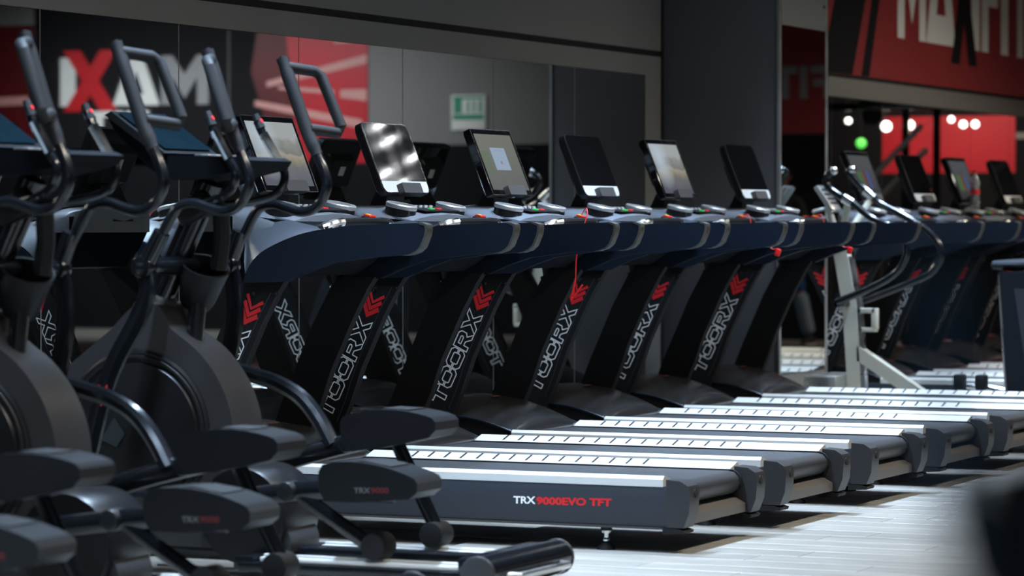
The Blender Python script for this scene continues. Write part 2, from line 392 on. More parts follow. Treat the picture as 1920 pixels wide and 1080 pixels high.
# ================================================================== THE SETTING
XE, YN, YF, ZC = 15.5, -16.0, 20.0, 4.0
fl = struct('floor', MB().bb(-0.15, XE, YN, YF, -0.12, -0.008), 'floor_wood')
rows = 0
pl_me = None
y = -4.3
while y < 6.3:
    x = 1.9 + (0.0, 0.78, 0.36, 1.06)[rows % 4] - 1.2
    while x < 5.9:
        if x > 1.0:
            if pl_me is None:
                p = obj('plank', MB().bb(-0.5985, 0.5985, -0.0985, 0.0985, -0.0085, 0, bevel=0.0015, seg=1), 'plank_wood', fl)
                pl_me = p.data
            else:
                p = bpy.data.objects.new('plank', pl_me); COL.objects.link(p); p.parent = fl
            p.location = (x + 0.6, y + 0.1, 0)
        x += 1.2
    y += 0.2; rows += 1
struct('ceiling', MB().bb(-0.15, XE, YN, YF, ZC, ZC + 0.1), 'ceiling_paint')
wl = struct('wall_left', MB().bb(-0.15, -0.006, YN, YF, 0, 2.205).bb(-0.15, 0.0, YN, YF, 2.24, ZC).bb(-0.15, -0.03, YN, YF, 2.2, 2.245)
            .bb(-0.006, 0.0, YN, YF, 2.092, 2.205).bb(-0.006, 0.0, 5.803, 6.05, 0.30, 2.092).bb(-0.006, 0.0, YN, YF, 0, 0.30), 'wall_paint')
obj('shadow_gap', MB().bb(-0.0295, -0.004, YN, 6.05, 2.2055, 2.2395).bb(-0.005, 0.003, 6.045, 6.079, 0, ZC), 'groove_black', wl)
seams = [-0.62 - 1.09 * k for k in range(8, 0, -1)] + [-0.62, 0.469, 1.557, 2.634, 3.696, 4.765, 5.80]
for a, b in zip(seams, seams[1:]):
    obj('mirror_panel', MB().bb(-0.006, 0.0, a + 0.003, b - 0.003, 0.302, 2.09), 'mirror', wl, flat=True)
for b in seams[1:-1]: obj('mirror_joint', MB().bb(-0.006, 0.0005, b - 0.003, b + 0.003, 0.302, 2.09), 'trim_grey', wl, flat=True)
seams2 = [6.95, 8.05, 9.15, 10.25, 11.35, 12.45, 13.55, 14.65, 15.75]
for a, b in zip(seams2, seams2[1:]):
    obj('mirror_panel', MB().bb(-0.006, 0.0, a + 0.003, b - 0.003, 0.302, 2.078), 'mirror', wl, flat=True)
# pillar between the two mirrored bays
wp = struct('wall_pillar', MB().bb(0.0, 0.72, 6.08, 6.93, 0, ZC, bevel=0.004, seg=1), 'pillar_paint')
obj('face_board', MB().bb(0.72, 0.728, 6.082, 6.928, 2.385, ZC).bb(0.72, 0.728, 6.082, 6.93, 0, 0.34), 'trim_grey', wp, flat=True)
obj('corner_trim', MB().bb(0.712, 0.734, 6.072, 6.105, 0, ZC, bevel=0.003), 'steel_frame', wp)
obj('corner_trim', MB().bb(0.712, 0.734, 6.90, 6.934, 0, ZC, bevel=0.003), 'steel_frame', wp)
obj('mirror_panel', MB().bb(0.72, 0.730, 6.107, 6.898, 0.345, 2.38), 'mirror', wp, flat=True)
obj('screw', MB().cyl((0.728, 6.14, 2.58), (0.733, 6.14, 2.58), 0.010), 'groove_black', wp)
obj('screw', MB().cyl((0.728, 6.87, 2.53), (0.733, 6.87, 2.53), 0.010), 'groove_black', wp)
# walls the camera cannot see but the mirrors can
wf = struct('wall_far', MB().bb(-0.15, XE, YF, YF + 0.1, 0, ZC), 'wall_paint')
struct('wall_right', MB().bb(XE, XE + 0.1, YN, YF, 0, ZC), 'wall_dark')
wb = struct('wall_back', MB().bb(-0.15, 3.8, YN - 0.1, YN, 0, ZC).bb(11.2, XE, YN - 0.1, YN, 0, ZC).bb(3.8, 11.2, YN - 0.1, YN, 0, 1.6).bb(3.8, 11.2, YN - 0.1, YN, 3.6, ZC), 'wall_paint')
wn = struct('fill_window_1', MB().bb(3.8, 11.2, YN - 0.06, YN - 0.04, 1.6, 3.6), 'bottle_clear')  # unseen window, put in as the opening for the fill
for k in range(5): obj('fill_window_frame', MB().bb(3.8 + k * 1.83, 3.88 + k * 1.83, YN - 0.1, YN, 1.6, 3.6), 'steel_frame', wn, flat=True)

def ef(x0, z0, d=0.0):            # on the far wall, lettering plane
    return lambda a, b, l=0.0: (x0 + a, YF - 0.012 - d - l, z0 + b)
obj('dark_backdrop', MB().bb(0.0, XE, YF - 0.01, YF, 0, 2.06), 'wall_dark', wf, flat=True)  # dark sheet added in place of the rows of dark machines
obj('dark_board', MB().bb(3.05, 6.78, YF - 0.01, YF, 2.06, 2.13).bb(5.95, 6.78, YF - 0.01, YF, 2.13, ZC).bb(0, 3.9, YF - 0.01, YF, 2.13, ZC), 'wall_dark', wf, flat=True)

# logo board opposite, seen only in the mirror
lb = thing('logo_board', 'black logo board with red X reflected in the mirror at left', 'sign', (12.2, YF, 1.9))
o_ = (12.2, YF, 1.9)
obj('board', MB().bb(10.85, 13.42, YF - 0.01, YF, 1.86, ZC - 0.02), 'black_print', lb, o_, flat=True)
m = MB(); f = ef(11.1, 2.55); m2 = MB(); s0 = block_word(m2, 'M', 0, 0.62, 0.56, f); obj('lettering', m2, 'grey_print', lb, o_, flat=True); s1 = block_word(m, 'A', s0 + 0.02, 0.62, 0.56, f)
block_word(m, 'I', s1 + 0.50, 0.8, 0.56, f); obj('lettering', m, 'white_print', lb, o_, flat=True)
m = MB(); f = ef(11.1, 2.49, 0.003); block_word(m, 'X', s1 - 0.06, 0.76, 0.70, f); obj('lettering', m, 'red_print', lb, o_, flat=True)
m = MB(); f = ef(11.88, 2.20); s0 = block_word(m, 'F', 0, 0.42, 0.29, f); s0 = block_word(m, 'I', s0 + 0.04, 0.42, 0.29, f); block_word(m, 'T', s0 + 0.04, 0.42, 0.29, f)
obj('lettering', m, 'white_print', lb, o_, flat=True)
# red wall panels opposite
rp = thing('wall_panel', 'red wall panel with slanted painted light streaks reflected behind the elliptical handles', 'panel', (9.9, YF, 1.9))
o_ = (9.9, YF, 1.9)
obj('board', MB().bb(9.08, 10.83, YF - 0.012, YF, 1.86, 3.5), 'black_print', rp, o_, flat=True)
obj('red_area', MB().prism([(9.081, 1.87), (9.95, 1.87), (10.12, 3.49), (9.081, 3.49)], YF - 0.015, YF - 0.0125), 'red_panel', rp, o_, flat=True)
obj('dark_red_area', MB().prism([(9.952, 1.87), (10.32, 2.2), (10.55, 2.9), (10.45, 3.49), (10.122, 3.49)], YF - 0.015, YF - 0.0125), 'red_dark', rp, o_, flat=True)  # board goes from red through dark red to black
m = MB()
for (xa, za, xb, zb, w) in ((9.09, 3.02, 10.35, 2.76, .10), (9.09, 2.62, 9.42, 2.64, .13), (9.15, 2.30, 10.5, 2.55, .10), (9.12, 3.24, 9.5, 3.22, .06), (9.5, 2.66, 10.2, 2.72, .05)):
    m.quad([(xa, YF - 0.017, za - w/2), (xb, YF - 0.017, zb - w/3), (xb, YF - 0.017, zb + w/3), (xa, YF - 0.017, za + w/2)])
obj('glare_streak', m, 'painted_glare', rp, o_, flat=True)  # reflections of light tubes, painted as flat bands on the board
rp2 = thing('wall_panel', 'red wall panel reflected at the far left edge of the mirror', 'panel', (14.0, YF, 1.9)); o_ = (14.0, YF, 1.9)
obj('board', MB().bb(13.43, 15.2, YF - 0.015, YF, 1.86, 3.5), 'red_dark', rp2, o_, flat=True)
obj('glare_streak', MB().quad([(13.5, YF - 0.017, 2.58), (14.2, YF - 0.017, 2.56), (14.2, YF - 0.017, 2.66), (13.5, YF - 0.017, 2.68)]), 'painted_glare', rp2, o_, flat=True)  # one more light reflection painted on the board
rp3 = thing('wall_panel', 'dark red panel with faint grey lettering reflected in the narrow pillar mirror', 'panel', (5.4, YF, 2.1)); o_ = (5.4, YF, 2.1)
obj('board', MB().bb(3.9, 5.94, YF - 0.015, YF, 2.14, 3.6), 'red_banner', rp3, o_, flat=True)
m = MB(); f = ef(5.16, 2.50, 0.004); s0 = block_word(m, 'F', 0, 0.32, 0.34, f); s0 = block_word(m, 'I', s0 + 0.03, 0.32, 0.34, f); block_word(m, 'T', s0 + 0.03, 0.32, 0.34, f)
obj('lettering', m, 'grey_print', rp3, o_, flat=True)
rp4 = thing('wall_panel', 'bright red wall reflected in the mirror under the banner', 'panel', (2.6, YF, 1.4)); o_ = (2.6, YF, 1.4)
obj('board', MB().bb(1.75, 3.15, YF - 0.015, YF, 1.72, 2.30), 'red_panel', rp4, o_, flat=True)
ex = thing('exit_sign', 'green and white exit sign reflected in the mirror', 'sign', (7.85, YF, 2.2)); o_ = (7.85, YF, 2.2)
obj('sign_plate', MB().bb(7.64, 8.05, YF - 0.03, YF, 2.22, 2.60, bevel=0.004), 'white_print', ex, o_)
m = MB(); 
for q in ((7.66, 8.03, 2.555, 2.585), (7.92, 8.02, 2.40, 2.56), (7.66, 8.03, 2.33, 2.39), (7.68, 7.72, 2.41, 2.54), (7.76, 7.79, 2.41, 2.54), (7.83, 7.86, 2.41, 2.54)):
    m.quad([(q[0], YF - 0.032, q[2]), (q[1], YF - 0.032, q[2]), (q[1], YF - 0.032, q[3]), (q[0], YF - 0.032, q[3])])
obj('pictogram', m, 'green_print', ex, o_, flat=True)

# banner above the second bay --------------------------------------
bn = thing('banner', 'dark red banner reading MAXIFIT above the far mirror', 'banner', (0.0, 11.2, 2.24)); o_ = (0, 11.2, 2.24)
obj('board', MB().bb(0.0, 0.012, 6.95, 15.9, 2.243, ZC - 0.02), 'red_banner', bn, o_, flat=True)
def bf(y0, z0, d=0.0): return lambda a, b, l=0.0: (0.013 + d + l, y0 + a, z0 + b)
m = MB(); f = bf(10.57, 2.555); s0 = block_word(m, 'M', 0, 0.68, 0.95, f); s1 = block_word(m, 'A', s0 + 0.01, 0.74, 0.95, f)
block_word(m, 'I', 1.86, 0.85, 0.95, f); block_word(m, 'F', 2.14, 0.72, 0.95, f); block_word(m, 'I', 2.68, 0.82, 0.95, f); block_word(m, 'T', 2.95, 0.72, 0.95, f)
obj('lettering', m, 'white_print', bn, o_, flat=True)
m = MB(); f = bf(10.57, 2.43, 0.003); block_word(m, 'X', 1.32, 0.72, 1.2, f); obj('lettering', m, 'black_print', bn, o_, flat=True)
m = MB()
for (ya, yb, sl) in ((8.9, 9.55, 0.55), (9.75, 9.92, 0.42), (6.96, 8.4, 0.6)):
    m.quad([(0.0135, ya, 2.245), (0.0135, yb, 2.245), (0.0135, yb + sl * 1.7, ZC - .03), (0.0135, ya + sl * 1.7, ZC - .03)])
obj('stripe_print', m, 'black_print', bn, o_, flat=True)
bb_ = thing('beam', 'grey wooden beam between banner and far mirror', 'beam', (0, 11.2, 2.08)); o_ = (0, 11.2, 2.08)
obj('face', MB().bb(0.0, 0.02, 6.95, 15.9, 2.082, 2.215, bevel=0.003), 'trim_grey', bb_, o_)
obj('shadow_strip', MB().bb(0.0, 0.006, 6.95, 15.9, 2.2155, 2.2425), 'groove_black', bb_, o_, flat=True)

# ceiling lamps -----------------------------------------------------
LN = ['nearest over the machines', 'second over the machines', 'third over the machines', 'farthest over the machines', 'nearest over the aisle', 'second over the aisle', 'third over the aisle', 'farthest over the aisle']
for i, (x, y, ln, p, c, sp) in enumerate(LAMPS):
    t = thing('ceiling_lamp', 'long linear ceiling lamp, ' + LN[i], 'lamp', (x, y, LAMP_Z), 'linear ceiling lamps')
    obj('housing', MB().bb(-0.11, 0.11, -ln/2, ln/2, -0.045, 0.0, bevel=0.006), 'lamp_housing', t)
    for s in (-1, 1): obj('hanger', MB().cyl((0, s * ln * 0.4, 0), (0, s * ln * 0.4, ZC - LAMP_Z), 0.006, seg=8), 'lamp_housing', t)
for i, (x, z, r) in enumerate(((3.05, 2.22, .03), (2.76, 2.28, .04), (2.66, 2.16, .05), (2.42, 2.17, .045), (2.0, 2.22, .03), (1.88, 2.17, .035), (1.76, 2.17, .035), (3.35, 2.24, .025))):
    t = thing('globe_lamp', 'small bright globe lamp reflected under the banner, %s from the pillar' % ['second', 'third', 'fourth', 'fifth', 'sixth', 'seventh', 'eighth', 'first'][i], 'lamp', (x, 18.6, z), 'globe lamps in the far mirror')
    obj('globe', MB().sphere((0, 0, 0), r, seg=12), 'lamp_glow', t)
    obj('wire', MB().cyl((0, 0, r * 0.9), (0, 0, ZC - z), 0.004, seg=6), 'rubber', t)
t = thing('status_lamp', 'small green indicator lamp reflected below the globe lamps', 'lamp', (2.95, 18.7, 2.0))
obj('lens', MB().sphere((0, 0, 0), .05, seg=10), 'lamp_green', t); obj('wire', MB().cyl((0, 0, .045), (0, 0, 2.0), 0.004, seg=6), 'rubber', t)
tv = thing('hanging_screen', 'black screen hanging from the ceiling, reflected before the red wall', 'screen', (2.60, 18.0, 2.18)); o_ = (2.60, 18.0, 2.18)
obj('cabinet', MB().prism([(2.46, 2.56), (2.74, 2.56), (2.70, 2.20), (2.65, 2.16), (2.55, 2.16), (2.50, 2.20)], 17.97, 18.03, bevel=.01), 'black_plastic', tv, o_)
obj('bracket', MB().bb(2.58, 2.62, 17.98, 18.02, 2.56, ZC), 'tube_black', tv, o_)
cm = thing('cable_machine', 'dark cable machine frame with slanted bars reflected under the banner', 'cable machine', (2.2, 17.2, 0)); o_ = (2.2, 17.2, 0)
for xx in (1.72, 2.02): obj('upright', MB().bb(xx - .03, xx + .03, 17.17, 17.23, 0, 2.3, bevel=.006), 'tube_black', cm, o_)
obj('slanted_bar', MB().tube([(1.85, 17.15, 2.12), (2.35, 17.15, 1.62)], .03, smooth=False), 'steel_frame', cm, o_)
obj('slanted_bar', MB().tube([(1.80, 17.15, 1.90), (2.30, 17.15, 1.42)], .03, smooth=False), 'steel_frame', cm, o_)
obj('top_beam', MB().bb(1.66, 3.2, 17.16, 17.24, 2.27, 2.34, bevel=.006), 'tube_black', cm, o_)
for xx in (2.95, 3.14): obj('upright', MB().bb(xx - .035, xx + .035, 17.17, 17.23, 0, 2.28, bevel=.006), 'tube_black', cm, o_)
obj('weight_stack', MB().bb(2.96, 3.13, 17.12, 17.28, .05, 1.95, bevel=.006), 'rubber', cm, o_)
for (x, y, z, ln, lb_) in ((2.4, 18.2, 3.2, 1.7, 'added unseen lamp lighting the red panel in the far mirror'), (10.8, 17.6, 3.7, 5.1, 'long added unseen lamp lighting the logo board')):
    t = thing('added_wall_light', lb_, 'lamp', (x, y, z))  # unseen fixtures added for the lights that brighten the far wall
    obj('housing', MB().box((0, -.03, .05), (ln, .40, .05), Matrix.Rotation(R(38), 3, 'X'), .008), 'lamp_housing', t)
    for q in (-1, 1): obj('hanger', MB().cyl((q * ln * .4, -.03, .06), (q * ln * .4, -.03, ZC - z), .008, seg=8), 'lamp_housing', t)
area('lamp_light', (2.4, 18.2, 3.2), 1.6, 0.4, 34, (1, 0.8, 0.68), (R(38), 0, 0), 130)  # added light that brightens the red panel
area('lamp_light', (10.8, 17.6, 3.7), 5.0, 0.3, 75, (0.9, 0.95, 1.0), (R(38), 0, 0), 120)  # added light that brightens the logo board and its neighbours

mat('spot_glow', (0.9, 0.9, 0.9), 0.5, emit=(0.95, 0.97, 1.0), estr=75.0)
for i, (x, y, wd) in enumerate(((2.50, 6.27, 'nearest'), (2.64, 6.58, 'second'), (2.93, 6.95, 'third'), (2.77, 7.14, 'fourth'), (3.02, 7.30, 'farthest'))):
    t = thing('ceiling_spotlight', 'small round ceiling spotlight over the aisle near the pillar, %s of five' % wd, 'lamp', (x, y, 3.62), 'ceiling spotlights')
    obj('housing', MB().lathe([(.0, .10), (.055, .10), (.06, .0), (.052, .0), (.048, .03), (0, .03)], (0, 0, 0)), 'lamp_housing', t)
    obj('lens', MB().cyl((0, 0, .012), (0, 0, .028), .034, seg=20), 'spot_glow', t)
    obj('stem', MB().cyl((0, 0, .10), (0, 0, ZC - 3.62), .01, seg=8), 'lamp_housing', t)

# ================================================================== TREADMILLS
X0 = 1.6
def tf(o): return (X0, 0, 0)
FRONT = [(.815, 1.005), (.707, .811), (.640, .66), (.583, .535), (.52, .38), (.47, .26)]
REAR = [(.64, .26), (.700, .38), (.742, .475), (.792, .615), (.897, .838), (.965, .96), (1.0, 1.01)]
RAIL = [(.822, .998), (.832, 1.035), (.849, 1.066), (.880, 1.098), (.920, 1.128), (1.036, 1.176), (1.155, 1.208), (1.312, 1.226), (1.597, 1.236), (1.630, 1.230), (1.627, 1.186), (1.606, 1.138), (1.585, 1.122), (1.555, 1.113), (1.389, 1.101), (1.218, 1.079), (1.124, 1.049), (1.012, 1.003)]
UX, UZ = 0.442, 0.897                       # direction the lettering climbs the column
def treadmill(label, y, kind, screen):
    t = thing('treadmill', label, 'treadmill', (X0, y, 0), 'treadmills facing the mirror wall'); o_ = (X0, 0, 0)
    P = lambda n, mb, m, par=None, **k: obj(n, mb, m, par or t, o_, **k)
    for s in (-1, 1):
        a, b = s * 0.372, s * 0.405
        sp = P('side_panel', MB().prism([(y_ * s, z_) for y_, z_ in ((.372, .10), (.398, .095), (.407, .13), (.407, .225), (.403, .247), (.372, .247))], .88, 2.62, bevel=.003, axis='x'), 'side_alu')
        P('lower_lip', MB().bb(.88, 2.60, min(a, b), max(a, b), .088, .096), 'edge_trim', sp, flat=True)
        if s < 0:
            fx = lambda a_, b_, l=0.0: (1.988 + a_, -.4078, .166 + b_ + a_ * .012)
            m = MB(); w = add_text(m, 'TRX', .038, fx, .0011, 1.22); P('lettering', m, 'white_print', sp, flat=True)
            m = MB(); fx2 = lambda a_, b_, l=0.0: (1.988 + w + .004 + a_, -.4078, .166 + b_ + a_ * .012)
            add_text(m, '9000EVO TFT', .038, fx2, .0018, 1.38); P('lettering', m, 'red_print', sp, flat=True)
        prof = [(y_ * s, z_) for y_, z_ in ((.405, .248), (.405, .276), (.392, .288), (.385, .288), (.306, .266), (.306, .250))]
        st = P('foot_rail', MB().prism(prof, .985, 2.60, bevel=.002, axis='x'), 'strip_alu')
        g = MB()
        for k in range(16):
            x = 1.12 + k * .0735
            g.quad([(x - .0055, s * .378, .2866), (x + .0055, s * .378, .2866), (x + .0055, s * .322, .2710), (x - .0055, s * .322, .2710)])
            g.quad([(x - .0055, s * .386, .2886), (x + .0055, s * .386, .2886), (x + .0055, s * .378, .2868), (x - .0055, s * .378, .2868)])
        tag(P('grip_groove', g, 'groove_black', st, flat=True), kind='stuff')
        # rear end cap
        yy = (s * .312, s * .410)
        ec = P('end_cap', MB().prism([(2.615, .097), (2.685, .097), (2.706, .15), (2.712, .232), (2.702, .254), (2.672, .272), (2.615, .276)], min(yy), max(yy), bevel=.016, seg=3), 'cap_plastic')
        P('bolt_hole', MB().cyl((2.700, s * .352, .222), (2.7135, s * .352, .224), .016, seg=16), 'groove_black', ec)
        # feet
        ft = P('levelling_foot', MB().cyl((2.348, s * .35, .0), (2.348, s * .35, .012), .037, .033).cyl((2.348, s * .35, .012), (2.348, s * .35, .03), .030, .012), 'rubber')
        P('threaded_stem', MB().cyl((2.348, s * .35, .03), (2.348, s * .35, .075), .009, seg=12).sphere((2.348, s * .35, .036), .013, seg=10).cyl((2.348, s * .35, .062), (2.348, s * .35, .072), .017, seg=6), 'chrome', ft)
        P('socket', MB().cyl((2.348, s * .35, .072), (2.348, s * .35, .10), .022), 'black_plastic', ft)
        P('rear_pad', MB().prism([(2.60, .094), (2.66, .094), (2.69, .085), (2.685, .075), (2.60, .070)], min(yy), max(yy), bevel=.003), 'rubber')
        P('front_wheel', MB().cyl((.62, s * .36, .045), (.62, s * .30, .045), .045, bevel=.005), 'rubber')
        # upright column
        yo = (s * .366, s * .412)
        c = P('upright_column', MB().prism(FRONT[::-1] + REAR[::-1], min(yo), max(yo), bevel=.008), 'column_paint')
        rear = [Vector((x - .001, 0, z)) for x, z in REAR[1:]]
        P('column_seam', MB().tube([(x - .028, s * .4125, z) for x, z in REAR[1:-1]], .0016, seg=6, sub=3), 'cap_plastic', c)
        P('column_edge', MB().tube([(x - .002, s * .408, z) for x, z in REAR[1:-1]], .004, seg=6, sub=3), 'black_plastic', c)
        for bx in (.862, .962): P('bolt', MB().cyl((bx, s * .409, .955), (bx, s * .418, .955), .009, seg=12).sphere((bx, s * .418, .955), .006, seg=8), 'rubber', c)
        P('bolt', MB().cyl((.793, s * .384, .965), (.783, s * .384, .970), .008, seg=10), 'chrome', c)
        if s < 0:
            h = .074; bx, bz = .640, .392       # baseline start at the foot of the T
            fx = lambda a_, b_: (bx + a_ * h * UX - b_ * h * UZ, -.4127, bz + a_ * h * UZ + b_ * h * UX)
            k = .470 / (WORD_LEN * h)
            fx3 = lambda a_, b_: fx(a_ * k, b_)
            m = MB(); ribbon(m, WORD, .066, fx3); P('brand_lettering', m, 'white_print', c, flat=True)
            m = MB(); s0 = WORD_LEN * k + .02
            for q in range(3):
                b0 = s0 + q * .44; w_ = (.36, .30, .20)[q]
                for sg in (-1, 1):
                    m.quad([fx(b0, .5), fx(b0 + .66, .5 + sg * .60), fx(b0 + .66 + w_ * .62, .5 + sg * .46), fx(b0 + w_, .5)])
            P('chevron_mark', m, 'red_print', c, flat=True)
        # handrail shell
        yr = (s * .386, s * .432)
        rl = P('handrail', MB().prism(RAIL, min(yr), max(yr), bevel=.018, seg=4), 'shell_plastic')
        tr = [(1.597, 1.2385), (1.615, 1.2360), (1.632, 1.229), (1.635, 1.212), (1.630, 1.186), (1.610, 1.140), (1.588, 1.121), (1.555, 1.1105), (1.530, 1.1085),
              (1.530, 1.111), (1.554, 1.1140), (1.583, 1.126), (1.601, 1.143), (1.620, 1.186), (1.625, 1.212), (1.622, 1.224), (1.597, 1.232)]
        yt = (s * .3845, s * .4345)
        P('end_trim', MB().prism(tr, min(yt), max(yt), bevel=.003), 'edge_trim', rl)
        # inclined wing between handrail and console
        lo_ = [(.824, s * .424, 1.00), (.836, s * .424, 1.045), (.862, s * .424, 1.088), (.922, s * .424, 1.133), (1.036, s * .424, 1.180), (1.13, s * .424, 1.204), (1.20, s * .424, 1.213)]
        hi_ = [(.800, s * .385, 1.09), (.785, s * .345, 1.18), (.775, s * .318, 1.262), (.83, s * .312, 1.268), (.93, s * .325, 1.256), (1.04, s * .350, 1.236), (1.12, s * .372, 1.222)]
        lo_ = smooth_path(lo_, 3); hi_ = smooth_path(hi_, 3); w2 = MB()
        rg = []
        for a_, b_ in zip(lo_, hi_):
            mid = (a_ + b_) / 2 + Vector((0, -s * .008, -.012))
            rg.append([a_, (a_ + mid) / 2 + Vector((0, 0, -.004)), mid, (b_ + mid) / 2 + Vector((0, 0, -.002)), b_, b_ + Vector((0, -s * .02, -.03)), mid + Vector((0, -s * .04, -.04)), a_ + Vector((0, -s * .05, -.005))])
        P('console_wing', w2.loft(rg), 'console_blue', rl, sharp=60)
        bk_ = []
        for q_ in rg: bk_.append([q_[5] + Vector((0, -s * .002, .004)), q_[6] + Vector((0, -s * .004, -.006)), q_[7] + Vector((0, -s * .002, -.010)), q_[7] + Vector((0, -s * .012, -.012)), q_[6] + Vector((0, -s * .014, -.012)), q_[5] + Vector((0, -s * .012, 0))])
        P('wing_underside_shade', MB().loft(bk_), 'black_plastic', rl, sharp=60)  # black skin added so the wing's underside stays in shade
    # deck
    P('deck_board', MB().bb(.90, 2.58, -.372, .372, .15, .245), 'black_plastic', flat=True)
    bl = P('running_belt', MB().prism([(.92, .252), (.92, .2605), (2.60, .2605), (2.626, .2545), (2.643, .236), (2.648, .214), (2.640, .190), (2.618, .172), (2.56, .170), (2.56, .252)], -.288, .288), 'belt_rubber', sharp=40)
    P('belt_shadow_gap', MB().bb(.985, 2.60, .289, .3058, .24, .2655).bb(.985, 2.60, -.3058, -.289, .24, .2545), 'groove_black', flat=True)
    P('roller_ring', MB().cyl((2.604, .288, .216), (2.604, .302, .216), .050, seg=24), 'rubber', bl)
    P('roller_ring', MB().cyl((2.604, -.302, .216), (2.604, -.288, .216), .050, seg=24), 'rubber', bl)
    P('rear_crossbeam', MB().prism([(2.54, .10), (2.665, .10), (2.665, .135), (2.60, .168), (2.54, .168)], -.305, .305, bevel=.003), 'crossbeam')
    # motor hood
    rings = []
    for (x, zc_, ze, hw) in ((.30, .17, .16, .30), (.31, .26, .22, .345), (.36, .36, .30, .365), (.48, .415, .335, .372), (.62, .425, .345, .374), (.78, .405, .330, .374), (.88, .372, .308, .372), (.955, .335, .290, .366), (.985, .302, .272, .360), (.990, .262, .255, .355)):
        top = []
        for k in range(13):
            u = -1 + 2 * k / 12; top.append((x, u * hw, ze + (zc_ - ze) * (1 - abs(u) ** 2.6)))
        rings.append(top + [(x, hw, .12), (x, -hw, .12)])
    hd = P('motor_hood', MB().loft(rings), 'hood_plastic', sharp=50)
    for s in (-1, 1): P('hood_edge', MB().tube([(.36, s * .372, .302), (.48, s * .379, .337), (.62, s * .381, .347), (.78, s * .381, .332), (.90, s * .378, .302), (.985, s * .368, .272)], .006, seg=6, sub=3), 'shell_plastic', hd)
    P('hood_badge', MB().quad([(.72, -.06, .4195), (.74, -.06, .4165), (.74, .02, .4170), (.72, .02, .4200)]), 'dim_red', hd, flat=True)
    # console
    cb = P('console_body', MB().prism([(.700, 1.262), (.716, 1.19), (.760, 1.11), (.835, 1.03), (.93, 1.02), (1.02, 1.075), (1.085, 1.17), (1.095, 1.218), (1.05, 1.236), (.92, 1.250), (.80, 1.262)], -.335, .335, bevel=.016, seg=3), 'under_black')
    rings = []
    for (yy_, dz, fx0, fx1) in ((-.345, -.02, .74, .93), (-.325, .005, .70, .97), (-.27, .022, .665, .995), (-.17, .034, .648, 1.005), (0, .040, .640, 1.01), (.17, .034, .648, 1.005), (.27, .022, .665, .995), (.325, .005, .70, .97), (.345, -.02, .74, .93)):
        r_ = []
        for k in range(9):
            u = k / 8; x = fx0 + (fx1 - fx0) * u
            r_.append((x, yy_, 1.276 + dz - .045 * u + .012 * math.sin(u * math.pi)))
        rings.append(r_ + [(fx1, yy_, 1.19), (fx0, yy_, 1.19)])
    cd_ = P('console_dome', MB().loft(rings), 'console_grey', sharp=50)
    tl = Vector((math.sin(R(12)), 0, math.cos(R(12))))
    for s in (-1, 1):
        c0 = Vector((.889, s * .245, 1.252))
        cp = P('cup_holder', MB().lathe([(.070, 0), (.067, .03), (.065, .054), (.058, .054), (.055, .005), (0, .005)], c0, tl), 'black_plastic')
        P('cup_ring', MB().lathe([(.066, 0), (.069, .004), (.069, .016), (.065, .020), (.057, .020), (.055, .012), (.055, 0)], c0 + tl * .046, tl, seg=32), 'ring_silver', cp)
    rot = Matrix.Rotation(R(8.5), 3, 'Y')
    kp = P('keypad', MB().box((.895, 0, 1.2975), (.17, .34, .006), rot, .002), 'black_print')
    def key(x, y_, m, sx=.018, sy=.040): P('button', MB().box((x, y_, 1.2975 - (x - .895) * .1495 + .005), (sx, sy, .007), rot, .0015, 1), m, kp)
    key(.945, -.045, 'button_green'); key(.945, .025, 'button_red')
    for k in range(6): key(.862, -.13 + k * .05, 'button_grey', .010, .022)
    for k in range(3): key(.900, -.06 + k * .05, 'button_grey', .008, .026)
    # front grip bar with pulse sensors, safety key
    gb = P('grip_bar', MB().tube([(1.06, -.30, 1.205), (1.13, -.24, 1.232), (1.14, -.12, 1.240), (1.14, .12, 1.240), (1.13, .24, 1.232), (1.06, .30, 1.205)], .016, sub=5), 'black_plastic')
    for s in (-1, 1): P('pulse_sensor', MB().tube([(1.095, s * .275, 1.2195), (1.128, s * .245, 1.233), (1.14, s * .19, 1.239)], .0175, sub=4), 'chrome', gb)
    sk = P('safety_key', MB().box((1.12, .075, 1.248), (.046, .065, .026), Matrix.Rotation(R(15), 3, 'Y'), .008), 'rubber')
    P('key_cap', MB().box((1.125, .075, 1.263), (.034, .050, .010), Matrix.Rotation(R(15), 3, 'Y'), .004), 'key_red', sk)
    P('key_label', MB().box((1.128, .060, 1.2685), (.022, .018, .003), Matrix.Rotation(R(15), 3, 'Y')), 'key_yellow', sk, flat=True)
    # monitor
    nk = P('monitor_neck', MB().prism([(.64, 1.24), (.735, 1.25), (.745, 1.33), (.775, 1.44), (.745, 1.46), (.70, 1.38), (.66, 1.30)], -.085, .085, bevel=.008), 'black_plastic')
    dx, dz = (.812 - .688), (1.362 - 1.672); L = math.hypot(dx, dz); ux, uz = -dx / L, -dz / L     # up along the face
    nx, nz = uz, -ux                                                                             # out of the face
    bcx, bcz = .750, 1.517
    hw, hh = (.225, L / 2)
    def face(y_, v, d): return (bcx + ux * v + nx * d, y_, bcz + uz * v + nz * d)
    def rr(w_, h_, rad, n=5):
        out = []
        for cx_, cy_, a0 in ((w_ - rad, h_ - rad, 0), (-w_ + rad, h_ - rad, 90), (-w_ + rad, -h_ + rad, 180), (w_ - rad, -h_ + rad, 270)):
            for k in range(n + 1):
                a = R(a0 + 90 * k / n); out.append((cx_ + rad * math.cos(a), cy_ + rad * math.sin(a)))
        return out
    rad = .034 if kind == 'round' else .007
    oul = rr(hw, hh, rad); inn = rr(hw - .004, hh - .004, rad)
    bk = rr(hw - .012, hh - .012, rad)
